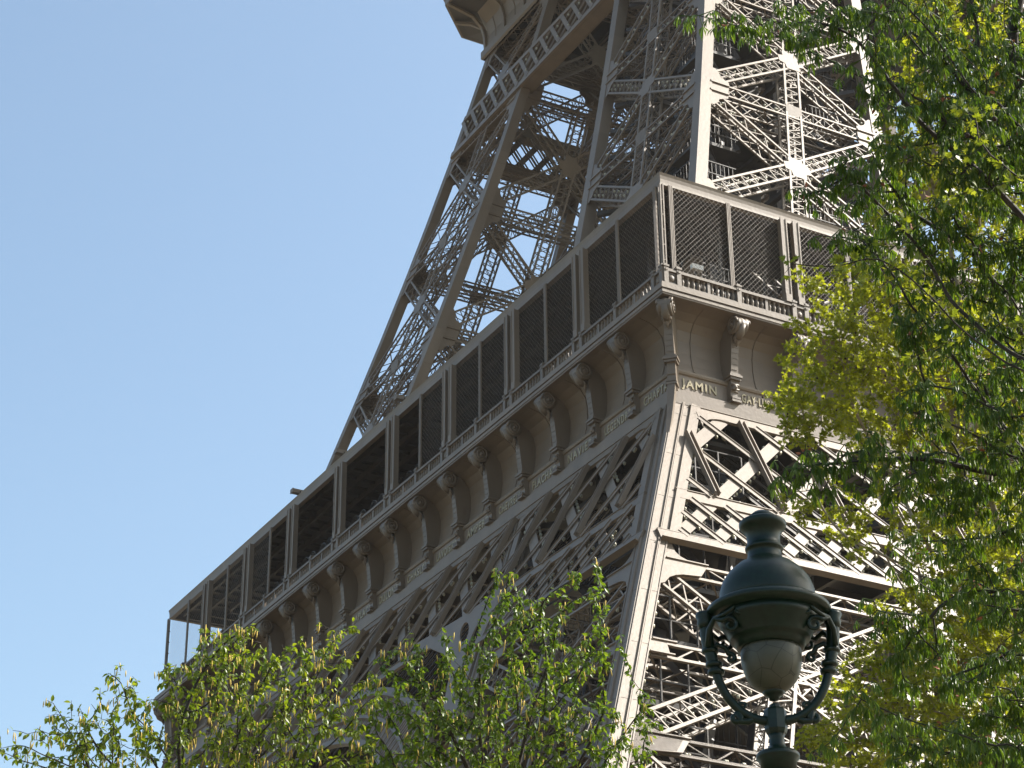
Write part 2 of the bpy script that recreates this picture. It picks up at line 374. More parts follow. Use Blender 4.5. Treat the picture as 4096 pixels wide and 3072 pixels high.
# ---- second platform: cornice band, cove, ribs, soffit
def second_platform():
    c = 3.3
    def octo(d, z, cc):
        return [(d, d+cc, z), (d+cc, d, z), (L-d-cc, d, z), (L-d, d+cc, z), (L-d, L-d-cc, z), (L-d-cc, L-d, z), (d+cc, L-d, z), (d, L-d-cc, z)]
    prof = [(18.30, 109.45, .05), (18.15, 109.6, .05), (18.15, 110.25, .05), (18.5, 110.4, .05), (18.5, 111.6, .3), (18.2, 112.7, .9), (17.3, 113.5, 1.9), (15.4, 113.9, 3.1), (14.95, 113.95, 3.3), (14.8, 114.0, 3.3), (14.75, 115.2, 3.3), (14.5, 115.3, 3.3), (14.5, 116.0, 3.3)]
    for nm, sub, mt in (('platform_cove', prof[:7], IRON), ('platform_soffit', prof[6:9], IRON_SHADE), ('platform_fascia', prof[8:], IRON)):  # soffit gets the darkened paint, its shade put into the colour
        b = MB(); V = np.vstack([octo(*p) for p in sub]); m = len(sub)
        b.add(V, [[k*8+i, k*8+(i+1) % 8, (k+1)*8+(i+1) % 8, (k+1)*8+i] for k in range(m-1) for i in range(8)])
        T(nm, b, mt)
    b = MB(); b.prism(octo(15.0, 114.3, 3.3), (0, 0, .5))
    for s in np.arange(19, L-18, 2.3):
        b.bars([(s, 18.6, 113.6)], [(s, L-18.6, 113.6)], .35, 1.3, up=(0, 0, 1))
    for s in np.arange(20, L-18, 7.6):
        b.bars([(18.6, s, 112.4)], [(L-18.6, s, 112.4)], .6, 2.2, up=(0, 0, 1))
    T('second_platform', b, IRON_SHADE)
    for k in range(10):
        b = MB(); s = 18.38+3.29*k+.2
        pts = [(s, 18.42, 110.4), (s, 18.35, 111.6), (s, 18.05, 112.6), (s, 17.2, 113.4), (s, 15.3, 113.82), (s, 14.9, 113.9)]
        b.bars(pts[:-1], pts[1:], .28, .22, up=(0, -.3, -1), ext=.03)
        if k < 9:
            pts = [(s+1.65, 18.49, 110.4), (s+1.65, 18.47, 111.6), (s+1.65, 18.17, 112.68)]
            b2 = MB(); b2.bars(pts[:-1], pts[1:], .06, .06, up=(0, -1, 0)); D4('cove_seam', b2, ks=(0, 1))
        D4('cove_rib', b, ks=(0, 1))
    b = MB(); p0 = _a((18.5+.12, 18.5, 110.4)); dg = _a((-1, -1, 0))/2**.5
    pts = [_a((18.55, 18.55, 110.4)), _a((18.6, 18.6, 111.6))+dg*.1, _a((18.55, 18.55, 112.6))+dg*.2, _a((18.2, 18.2, 113.4))+dg*.9, _a((17.2, 17.2, 113.85))+dg*.9]
    b.bars(pts[:-1], pts[1:], .28, .22, up=(0, 0, 1), ext=.03)
    D4('cove_rib', b, ks=(0, 1))
second_platform()

# ---- gallery of the first platform -------------------------------------------------
SP = (L-2*.975)/18
CX = [.975+SP*k for k in range(19)]
def both(name, mb, mat=None, smooth=False, parent=None):
    return [T(name, mb, mat, sw, 0, parent, smooth) for sw in (False, True)]

def gallery_walls():
    prof = [(1.02, 50.12), (1.02, 50.78), (1.12, 50.8), (1.12, 50.95), (1.32, 50.98), (1.32, 51.1), (1.38, 51.12), (1.38, 51.98), (1.3, 52.02), (1.26, 52.12), (1.3, 52.24), (1.45, 52.3),
            (1.62, 52.45), (1.74, 52.9), (1.82, 53.5), (1.82, 54.2), (1.7, 54.75), (1.42, 55.15), (.98, 55.4), (.4, 55.52), (.25, 55.54)]
    # cove wall of each face: one bay-long panel per bay
    for sw in (False, True):
        for k in range(18):
            a, c = CX[k]-.0, CX[k+1]+.0
            b = MB(); A = [(max(a, n if k == 0 else a), n, z) for n, z in prof]; B = [(min(c, L-n) if k == 17 else c, n, z) for n, z in prof]
            b.strip(A, B)
            m = (a+c)/2-.12    # rolled seam down the middle of the bay
            b.bars([(m, n-.02, z) for n, z in prof[11:-2]], [(m, n-.02, z) for n, z in prof[12:-1]], .05, .05, up=(0, 1, 0), ext=.02)
            T('cove_panel', b, IRON, sw, smooth=False)
    # closed backing so nothing is paper thin, plus floor slab
    b = MB()
    for x0, y0, x1, y1 in ((1.9, 1.9, L-1.9, 23), (1.9, L-23, L-1.9, L-1.9), (1.9, 23, 23, L-23), (L-23, 23, L-1.9, L-23)):
        b.box((x0, y0, 55.0), (x1, y1, 56.25))
        b.box((x0+.1, y0+.1, 50.9), (x1-.1, y1-.1, 51.1))
    T('gallery_floor', b, IRON_SHADE)
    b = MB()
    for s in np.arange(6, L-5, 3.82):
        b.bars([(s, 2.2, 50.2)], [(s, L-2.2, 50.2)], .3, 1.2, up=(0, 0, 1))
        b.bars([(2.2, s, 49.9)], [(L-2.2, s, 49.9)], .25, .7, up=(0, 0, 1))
    T('floor_beam', b, IRON_SHADE)
    b = MB()
    for d, z0, z1 in ((.02, 55.52, 55.62), (-.02, 55.62, 55.80), (.06, 55.80, 55.86), (-.06, 55.86, 56.10), (0.0, 56.10, 56.22)):
        w = 2.2
        b.prism([(d, d, z0), (L-d, d, z0), (L-d-w, d+w, z0), (d+w, d+w, z0)], (0, 0, z1-z0-.002))
    both('cornice', b)
    for sw in (False, True): pass
gallery_walls()

def spiral(c, r, turns, n, plane):
    a = np.linspace(0, turns*2*np.pi, n); rr = r*(1-.86*a/a[-1])
    return [c+plane[0]*np.cos(t)*q+plane[1]*np.sin(t)*q for t, q in zip(a, rr)]
def consoles():
    def one(s):
        # shaft: front edge leans outward as it rises; sides run back to the cove
        sh = MB(); w = .44
        pr = [(1.16, 50.82), (1.10, 50.95), (1.10, 51.55), (1.05, 51.6), (1.02, 52.2), (.96, 52.5), (.78, 54.1), (.62, 54.75), (.62, 55.5), (1.3, 55.5), (1.9, 54.5), (1.9, 50.82)]
        sh.prism([(s-w/2, n, z) for n, z in pr], (w, 0, 0))
        for z, d, e in ((51.02, .06, .07), (51.2, .03, .04), (52.28, .06, .1), (52.42, .12, .16), (52.54, .05, .08)):
            sh.bars([(s-w/2-e, 1.04-d+.2, z)], [(s+w/2+e, 1.04-d+.2, z)], .62, .12, up=(0, 0, 1))
        for zz in np.arange(52.8, 54.0, .3): sh.bars([(s-w/2+.06, .96-(zz-52.5)*.1125-.005, zz)], [(s+w/2-.06, .96-(zz-52.5)*.1125-.005, zz)], .02, .03, up=(0, 1, 0))
        # volute: drum with raised spiral ribs on both ends
        vo = MB(); c = _a((s, .38, 55.03)); r = .50; hw = .36
        a = np.linspace(0, 2*np.pi, 20, endpoint=False)
        vo.lathe([(r*.8, -hw), (r, -hw*.85), (r*.86, -hw*.5), (r*.95, -hw*.2), (r*.95, hw*.2), (r*.86, hw*.5), (r, hw*.85), (r*.8, hw)], c, (1, 0, 0), 20, (0, 1, 0))
        for sg in (-1, 1):
            cc = c+_a((sg*(hw+.02), 0, 0)); pts = spiral(cc, r*.9, 2.1, 34, (_a((0, -1, 0)), _a((0, 0, 1))))
            vo.tube(pts, np.linspace(.065, .035, 34), 5)
            vo.lathe([(.10, 0), (.09, .05), (.04, .09)], cc, (sg, 0, 0), 10, (0, 1, 0))
        vo.tube([(s, .02, 55.0), (s, .26, 54.60), (s, .52, 54.4)], [.2, .24, .2], 8)
        # acanthus leaf below the volute
        lf = MB()
        for dx, ln, wd in ((0, .62, .12), (-.12, .48, .1), (.12, .48, .1), (-.2, .3, .07), (.2, .3, .07)):
            lf.tube([(s+dx*.9, .42, 54.55), (s+dx, .50, 54.35), (s+dx*.8, .60, 54.6-ln*.75), (s+dx*.4, .66, 54.6-ln)], [wd*.8, wd, wd*.7, .02], 6)
        # rosette knob on the base block
        kn = MB(); o = _a((s, 1.02, 51.82))
        kn.lathe([(.17, 0), (.16, .05), (.1, .12), (.04, .16)], o, (0, -1, 0), 10, (1, 0, 0))
        kn.bars([o+_a((-.22, -.05, .14)), o+_a((-.22, -.05, -.12))], [o+_a((.22, -.05, .14)), o+_a((.22, -.05, -.12))], .07, .08, up=(0, 1, 0))
        return sh, vo, lf, kn
    for sw in (False, True):
        for k in range(1, 19):
            sh, vo, lf, kn = one(CX[k]-(0.0 if k < 18 else .5))
            r = T('console', sh, IRON_CAST, sw); T('scroll', vo, IRON_CAST, sw, parent=r, smooth=True); T('acanthus_leaf', lf, IRON_CAST, sw, parent=r, smooth=True); T('rosette', kn, IRON_CAST, sw, parent=r, smooth=True)
    # corner consoles stand on the diagonal; build at the near corner and turn
    sh, vo, lf, kn = one(0.0)
    def turn(mb, extra=0.0):
        V = np.vstack(mb.v); q = math.sqrt(.5); d = V[:, 1]-.46
        return np.stack([.50+(V[:, 0]*q+d*q), .50+(-V[:, 0]*q+d*q), V[:, 2]], 1)
    strip = MB(); 
    fr_ = [(51.2, .98, .20), (50.2, .62, .18), (49.6, .38, .16), (48.6, -.08, .13), (47.6, -.60, .09)]
    A_ = [(-w, n, z) for z, n, w in fr_]; B_ = [(w, n, z) for z, n, w in fr_]; C_ = [(-w, n+.35, z) for z, n, w in fr_]; D_ = [(w, n+.35, z) for z, n, w in fr_]
    for p_, q_ in ((A_, B_), (C_, A_), (B_, D_)): strip.strip(p_, q_)
    strip.add([A_[-1], B_[-1], D_[-1], C_[-1]], [[0, 1, 2, 3]])
    for sgn in (0, 1, 2, 3):
        root = None
        for nm, mb, sm in (('console', sh, False), ('scroll', vo, True), ('acanthus_leaf', lf, True), ('console_foot', strip, False)):
            n = MB(); n.v = [turn(mb)]; n.q = mb.q; n.ng = mb.ng; n.n = mb.n
            o = T(nm, n, IRON_CAST, rz=-sgn*math.pi/2 if root is None else 0, parent=root, smooth=sm)
            root = root or o
consoles()

def lettering():
    R_ = ['JAMIN', 'GAY·LUSSAC', 'FIZEAU', 'SCHNEIDER', 'LE CHATELIER', 'BERTHIER']
    L_ = ['CHAPTAL', 'LEGENDRE', 'NAVIER', 'FLACHAT', 'CHEVREUL', 'AMPERE', 'LAVOISIER', 'CHASLES', 'DULONG', 'LAPLACE', 'CUVIER', 'BELANGER', 'LAGRANGE', 'BRESSE', 'PONCELET']
    dg = None
    for sw, names in ((False, R_), (True, L_)):
        for k, t in enumerate(names):
            cu = bpy.data.curves.new('lettering', 'FONT'); cu.body = t; cu.size = .66; cu.extrude = .03; cu.offset = .012
            cu.align_x = 'CENTER'; cu.space_character = 1.22
            o = bpy.data.objects.new('lettering', cu); COL.objects.link(o)
            bpy.context.view_layer.update()
            me = bpy.data.meshes.new_from_object(o.evaluated_get(bpy.context.evaluated_depsgraph_get())); bpy.data.objects.remove(o)
            me.name = 'lettering'; n = len(me.vertices); co = np.zeros(n*3, np.float32); me.vertices.foreach_get('co', co); co = co.reshape(-1, 3)
            wd = co[:, 0].max()-co[:, 0].min(); lim = 2.55; sx = min(1.0, lim/wd); cx = (CX[k]+CX[k+1])/2
            x = co[:, 0]*sx; z = co[:, 1]+51.32; y = 1.365-co[:, 2]-.0
            V = np.stack([cx+x, y, z], 1) if not sw else np.stack([y, cx-x, z], 1)
            V -= np.array(OFF, np.float32)
            me.vertices.foreach_set('co', V.astype(np.float32).ravel()); me.materials.clear(); me.materials.append(GOLD); me.update()
            link('name_lettering', me, tower)
lettering()

def balustrade():
    bal = MB(); bal.lathe([(.085, 0), (.085, .08), (.06, .1), (.1, .28), (.085, .42), (.055, .52), (.09, .58), (.09, .66)], (0, 0, 0), (0, 0, 1), 8)
    bal_me = bal.mesh('baluster', IRON_CAST, smooth=False)
    far = MB(); n_ind = 0
    for sw in (False, True):
        for k in range(18):
            b = MB(); a, c = CX[k]+.1, CX[k+1]+.1; y = .42
            if k == 0: a = .35
            b.bars([(a, y, 56.33)], [(c, y, 56.33)], .30, .2, up=(0, 0, 1))
            b.bars([(a, y, 57.16)], [(c, y, 57.16)], .34, .14, up=(0, 0, 1)); b.bars([(a, y, 57.25)], [(c, y, 57.25)], .24, .06, up=(0, 0, 1))
            peds = ([.45, 1.22] if k == 0 else [a+.0] if k % 2 else [a-.35, a+.42])
            for p in peds:
                b.box((p-.13, y-.19, 56.22), (p+.13, y+.19, 57.32)); b.bars([(p-.17, y, 57.37)], [(p+.17, y, 57.37)], .44, .1, up=(0, 0, 1)); b.bars([(p-.1, y, 57.46)], [(p+.1, y, 57.46)], .3, .1, up=(0, 0, 1))
                b.lathe([(.09, 0), (.07, .04)], (p, y-.19, 57.15), (0, -1, 0), 10, (1, 0, 0))
            if len(peds) == 2:
                b.box((peds[0]+.12, y-.06, 56.4), (peds[1]-.12, y+.06, 57.1)); b.lathe([(.2, 0), (.15, .06), (.05, .09)], ((peds[0]+peds[1])/2, y-.06, 56.75), (0, -1, 0), 12, (1, 0, 0))
            s0 = peds[-1]+.13; s1 = (c-.35-.13) if (k+1) % 2 == 0 else c-.13
            m = (s0+s1)/2; b.box((m-.08, y-.12, 56.42), (m+.08, y+.12, 57.1))
            root = T('balustrade', b, IRON_CAST, sw)
            pos = [s0+(m-.08-s0)*(i+.5)/5 for i in range(5)]+[m+.08+(s1-m-.08)*(i+.5)/5 for i in range(5)]
            for p in pos:
                v = _a((p, y, 56.43) if not sw else (y, p, 56.43))
                if n_ind < 100 and ((not sw and k < 4) or (sw and k < 6)):
                    link('baluster', bal_me, root, loc=tuple(v-_a(OFF))); n_ind += 1
                else:
                    far.add(np.vstack(bal.v)+v, np.vstack(bal.q), bal.ng)
    tag(T('balusters', far, IRON_CAST), kind='stuff')
balustrade()

def gallery_top():
    y = .42
    for sw in (False, True):
        for k in range(0, 19):
            s = CX[k]-.15
            if k % 2 == 0 and 0 < k < 18:
                for d in (-.40, .40):
                    b = MB(); b.bars([(s+d, y, 57.4)], [(s+d, y, 62.4)], .30, .34, up=(0, 1, 0))
                    b.bars([(s+d-.17, y-.17, 57.4), (s+d+.17, y-.17, 57.4)], [(s+d-.17, y-.17, 62.4), (s+d+.17, y-.17, 62.4)], .07, .07, up=(0, 1, 0))
                    b.bars([(s+d, y, 57.3)], [(s+d, y, 57.75)], .38, .44, up=(0, 1, 0))
                    T('gallery_column', b, IRON, sw)
            elif k % 2 == 1 and (k < 8 or k > 12):
                b = MB()
                for d in (-.09, 0.0, .09): b.bars([(s+d, y, 57.3)], [(s+d, y, 62.4)], .055, .1, up=(0, 1, 0))
                for zz in np.arange(57.8, 62.2, .9): b.bars([(s-.11, y, zz)], [(s+.11, y, zz)], .05, .06)
                T('mullion', b, IRON, sw)
        b = MB(); s = (1.05 if not sw else .95)
        for d in (-.09, 0.0, .09): b.bars([(s+d, y, 57.3)], [(s+d, y, 62.4)], .055, .1, up=(0, 1, 0))
        T('mullion', b, IRON, sw)
    b = MB()
    for dx, dy in ((0, 0), (.16, 0), (0, .16)): b.bars([(.46+dx, .46+dy, 57.3)], [(.46+dx, .46+dy, 62.4)], .075, .075, up=(0, 1, 0))
    for zz in np.arange(57.8, 62.2, .9): b.box((.43, .43, zz), (.65, .65, zz+.05))
    D4('corner_mullion', b)
    # wire screens
    for sw in (False, True):
        for k in range(18):
            if sw and 7 <= k < 13: continue
            if not sw and 7 <= k < 13: continue
            a, c = max(CX[k]-.15, .55), CX[k+1]-.15; z0, z1 = 57.4, 62.35; b = MB(); sl = 1.12
            for sg, th in ((1, .014 if not sw else .008), (-1, .007)):
                P = []; Q = []
                for o in np.arange(-(z1-z0)/sl-.2, (c-a)+(z1-z0)/sl, .27):
                    f = (lambda z: a+o+(z-z0)/sl) if sg == 1 else (lambda z: a+o+(z1-z)/sl)
                    zz = np.linspace(z0, z1, 60); ss = f(zz); ok = (ss >= a) & (ss <= c)
                    if ok.sum() < 2: continue
                    i = np.where(ok)[0]; p = _a((ss[i[0]], y+.09+sg*.012, zz[i[0]])); q = _a((ss[i[-1]], y+.09+sg*.012, zz[i[-1]]))
                    n = max(2, int(np.linalg.norm(q-p)/.9)); pts = p+(q-p)*np.linspace(0, 1, n+1)[:, None]; pts[1:-1] += RNG.normal(0, .012, (n-1, 3))
                    P += list(pts[:-1]); Q += list(pts[1:])
                b.bars(P, Q, th, th, up=(0, 1, 0))
            T('wire_screen', b, WIRE, sw)
        # arched rail panels in the open bays
        for k in range(7, 13):
            a, c = CX[k], CX[k+1]; n = 3; b = MB()
            for i in range(n):
                x0 = a+.35+(c-a-.5)*i/n; x1 = a+.35+(c-a-.5)*(i+1)/n-.08; xm = (x0+x1)/2; r = (x1-x0)/2
                pts = [(x0, .75, 57.2)]+[(xm-r*math.cos(t), .75, 57.6+.55*math.sin(t)) for t in np.linspace(0, math.pi, 11)]+[(x1, .75, 57.2)]
                b.tube(pts, .03, 5)
                for x in np.arange(x0+.12, x1, .12):
                    h = .55*math.sqrt(max(0, 1-((x-xm)/r)**2)); b.bars([(x, .75, 57.2)], [(x, .75, 57.6+h)], .015, .015)
            T('guard_rail', b, IRON_SHADE, sw)
    # roof: fascia, soffit, ribs
    dep = 5.4
    b = MB(); z0, z1 = 62.40, 63.10
    pr = [(.85, 62.40), (.52, 62.40), (.53, 62.55), (.53, 62.75), (.50, 62.95), (.45, 63.10), (1.0, 63.14), (2.5, 63.2)]
    b.strip([(n, n, z) for n, z in pr], [(L-n, n, z) for n, z in pr])
    D4('gallery_roof', b)
    b = MB(); d0 = .8
    b.prism([(d0, d0, 62.86), (L-d0, d0, 62.86), (L-d0-dep, d0+dep, 62.86), (d0+dep, d0+dep, 62.86)], (0, 0, .12))
    D4('gallery_ceiling', b, IRON_SHADE)
    b = MB()
    for s in np.arange(1.6, L-1.5, 1.27):
        e = min(dep+.7, max(.9, min(s, L-s)-.05)); b.bars([(s, .82, 62.76)], [(s, e, 62.76)], .10, .2, up=(0, 0, 1))
    for n in (1.3, 2.6, 4.0, 5.6): b.bars([(n+.3, n, 62.62)], [(L-n-.3, n, 62.62)], .2, .45, up=(0, 0, 1))
    D4('roof_rib', b, IRON_SHADE)
    # restaurant pavilions behind the gallery
    b = MB(); b.box((20.5, 7.2, 56.25), (50.2, 18, 62.6))
    D4('pavilion', b, DARKGLASS)
    b = MB()
    for s in np.arange(20.5, 50.3, 1.65): b.bars([(s, 7.15, 56.3)], [(s, 7.15, 62.5)], .12, .14, up=(0, 1, 0))
    for z in (58.6, 61.2): b.bars([(20.5, 7.13, z)], [(50.2, 7.13, z)], .1, .14, up=(0, 1, 0))
    b.box((20.3, 7.0, 62.6), (50.4, 18.2, 62.8))
    D4('pavilion_frame', b, IRON_SHADE)
    b = MB()     # low interior posts, stair and machinery seen through the screens
    b.bars([(5.5, 4.5, 56.6), (5.5, 5.6, 56.6)], [(10.5, 4.5, 60.4), (10.5, 5.6, 60.4)], .3, .14, up=(0, 1, 0)); b.bars([(5.5+q, 4.5, 56.6+q*.76) for q in np.arange(.2, 5, .35)], [(5.5+q, 5.6, 56.6+q*.76) for q in np.arange(.2, 5, .35)], .25, .04)
    D4('inner_stair', b, IRON_SHADE, ks=(0, 1))
    for x in np.arange(3, L-2, 3.82):
        b = MB(); b.bars([(x, 5.6, 56.3)], [(x, 5.6, 62.6)], .16, .16, up=(0, 1, 0)); D4('inner_post', b, IRON_SHADE, ks=(0, 1))
gallery_top()

# ---- lattice girder under the gallery ------------------------------------------------
NG = _a([0, -.891, .4535])
def Gp(s, z, o=0.0): return _a([s, float(el(z))-o*.891, z+o*.4535])
def girders():
    Z0, Zm0, Zm1, Zb1, Zb0 = 50.12, 43.45, 42.85, 40.35, 39.80
    PW = 1.0
    for sw in (False, True):
        lo = lambda s, z: s >= float(el(z))+PW+.45 and s <= L-float(el(z))-PW-.45
        # chords
        b = MB()
        for z, hgt, s0 in ((Zm0/2+Zm1/2, .64, 0), (49.75, .6, 0)):
            e = float(el(z))+PW+.05; b.bars([Gp(e, z, .05)], [Gp(L-e, z, .05)], hgt*1.1, .12, up=NG)
            b.bars([Gp(e, z+hgt*.5, .08)], [Gp(L-e, z+hgt*.5, .08)], .04, .16, up=NG); b.bars([Gp(e, z-hgt*.5, .08)], [Gp(L-e, z-hgt*.5, .08)], .04, .16, up=NG)
        T('girder_chord', b, IRON, sw)
        for mir in (0, 1):
            b = MB(); z = (Zb0+Zb1)/2; e = float(el(z)); a, c = e+.45, e+WL-.2
            if mir: a, c = L-c, L-a
            b.bars([Gp(a, z, .10)], [Gp(c, z, .10)], .6, .14, up=NG); b.bars([Gp(a, z-.3, .16)], [Gp(c, z-.3, .16)], .06, .34, up=NG); b.bars([Gp(a, z+.3, .10)], [Gp(c, z+.3, .10)], .04, .16, up=NG)
            T('girder_chord', b, IRON, sw)
        # lattice fields
        def field(z0, z1, pitch, pthin, smax, off, lamps, nm, wthick=.66, mat=IRON_LAT):
            b = MB(); th = MB()
            ins = lambda s, z: lo(s, z) and z0 <= z <= z1 and smax(s, z)
            for c0 in np.arange(-4*SP, L+12, pitch):
                f = lambda z: (c0+(z-46.1)/.93, z); r = clipseg(f, ins, z0, z1)
                if r: 
                    p, q = Gp(*f(r[0]), off), Gp(*f(r[1]), off); b.bars([p], [q], wthick, .05, up=NG)
                    if lamps:
                        d = (q-p)/np.linalg.norm(q-p); sd = np.cross(d, NG)
                        for sg in (-1, 1): lamp_row(p+sd*sg*(wthick/2+.05)-NG*.25, q+sd*sg*(wthick/2+.05)-NG*.25, .62, skip=.3)
            for c0 in np.arange(-4*SP, L+12, pthin):
                f = lambda z: (c0-(z-47.55)/.95, z); r = clipseg(f, ins, z0, z1)
                if r:
                    p, q = Gp(*f(r[0]), off+.10), Gp(*f(r[1]), off+.10); th.bars([p], [q], .30, .05, up=NG); d = (q-p)/np.linalg.norm(q-p); sd = np.cross(d, NG); sd = sd if sd[2] < 0 else -sd
                    th.bars([p-sd*.14+NG*.03], [q-sd*.14+NG*.03], .03, .09, up=NG)
                    if lamps: lamp_row(p-sd*.2-NG*.2, q-sd*.2-NG*.2, .75, skip=.4)
            for x in (b, th): T(nm, x, mat, sw)
        field(43.4, 49.5, SP, SP, lambda s, z: True, .06, True, 'girder_lattice')
        pil = lambda s, z: s <= float(el(z))+WL-.9 or s >= L-float(el(z))-WL+.9
        field(40.3, 42.9, SP/2, SP/2, lambda s, z: s <= float(el(z))+WL-.9, .06, True, 'girder_lattice', .6)
        field(40.3, 42.9, SP/2, SP/2, lambda s, z: s >= L-float(el(z))-WL+.9, .06, False, 'girder_lattice', .6)
        # inner girder leaf behind
        field(43.0, 50, SP/3, SP/3, lambda s, z: True, -2.3, False, 'inner_girder_lattice', .12, IRON_SHADE)
        # frame strips beside the pillar posts, with rounded corner gussets
        for mir in (0, 1):
            b = MB(); M = lambda s: s if not mir else L-s
            for (za, zb, d0, wd) in ((Zb0+.5, Z0, PW, .5), (Zb0, 49.6, WL-1.35, .5)):
                b = MB(); pa, pb = Gp(M(float(el(za))+d0+wd/2), za, .1), Gp(M(float(el(zb))+d0+wd/2), zb, .1); b.bars([pa], [pb], wd, .1, up=NG)
                d = 1 if d0 < 3 else -1
                q = .42*d*(1 if not mir else -1); lamp_row(pa+_a((q, 0, 0))-NG*.2, pb+_a((q, 0, 0))-NG*.2, .62, skip=.1); T('girder_frame', b, IRON, sw)
            e = float(el(49.4))
            for sg, s0 in ((1, e+PW+.40), (-1, e+WL-1.30)):
                b = MB(); t = np.linspace(0, math.pi/2, 8); pts = [(s0, 49.6)]+[(s0+sg*(1.9-1.9*math.cos(x)), 48.5+.98*math.sin(x)) for x in t]+[(s0+sg*1.9, 49.6)]
                b.prism([Gp(M(q), z, .12) for q, z in pts], NG*.05); T('corner_gusset', b, IRON, sw)
        # proud vertical fins on the bay lines
        for k in range(0, 19):
            s = CX[k]-.12; b = MB()
            if k == 0: s = .85
            if k == 18: s = L-.85
            zt = 49.5 if k not in (0, 18) else 47.7
            b.bars([Gp(s, Zm0+.1, .18)], [Gp(s, zt, .18)], .26, .05, up=NG)
            for dx in (-.14, .14): b.bars([Gp(s+dx, Zm0+.1, .27)], [Gp(s+dx, zt, .27)], .05, .26, up=NG)
            T('girder_fin', b, IRON, sw)
        # spandrel plate and decorative arch between the pillars
        for mir in (0, 1):
            M = (lambda s: s) if not mir else (lambda s: L-s)
            bm = bmesh.new()
            outer = [(11.4, 39.6), (11.9, 42.0), (12.3, 44.6), (12.9, 45.1), (13.0, 44.5), (13.6, 43.9), (14.8, 43.6), (17, 43.55), (22.5, 44.0), (22.5, 43.3), (19.5, 42.6), (17.0, 41.4), (15.2, 40.3), (13.6, 38.9), (12.3, 37.0), (11.0, 35.5), (9.2, 35.0)]
            holes = [[(12.75+.42*math.cos(t)+.5*math.sin(t), 40.6+1.25*math.sin(t)) for t in np.linspace(0, 2*math.pi, 14, endpoint=False)],
                     [(14.9+.5*math.cos(t)+.75*math.sin(t), 41.9+.85*math.sin(t)) for t in np.linspace(0, 2*math.pi, 14, endpoint=False)]]
            es = []
            for loop in [outer]+holes:
                vs = [bm.verts.new(Gp(M(s), z, .16)) for s, z in loop]; es += [bm.edges.new((vs[i], vs[(i+1) % len(vs)])) for i in range(len(vs))]
            bmesh.ops.triangle_fill(bm, edges=es, use_beauty=True)
            r = bmesh.ops.extrude_face_region(bm, geom=list(bm.faces)); bmesh.ops.translate(bm, vec=Vector(-NG*.1), verts=[v for v in r['geom'] if isinstance(v, bmesh.types.BMVert)])
            V = [tuple(v.co) for v in bm.verts]; bm.verts.index_update(); b = MB(); b.add(V, None, [[v.index for v in f.verts] for f in bm.faces]); bm.free()
            T('spandrel_plate', b, IRON, sw)
        b = MB(); hw = 24.0
        def arch(t, r): return H-r*math.cos(t), 6.3+r*math.sin(t)
        tt = np.linspace(rad(44), rad(136), 70)
        for r, th_, o in ((36.9, .5, .15), (34.0, .4, .15), (35.4, .2, .15)):
            pts = [Gp(*arch(t, r), o) for t in tt]; b.bars(pts[:-1], pts[1:], th_, .3, up=NG, ext=.02)
        for i, t in enumerate(np.linspace(rad(44), rad(136), 140)):
            b.bars([Gp(*arch(t, 34.1), .12)], [Gp(*arch(t, 36.8), .12)], .14, .08, up=NG)
            if i % 2: b.bars([Gp(*arch(t, 34.1), .12)], [Gp(*arch(t+.02, 36.8), .12)], .1, .06, up=NG)
        T('decorative_arch', b, IRON_LAT, sw)
girders()

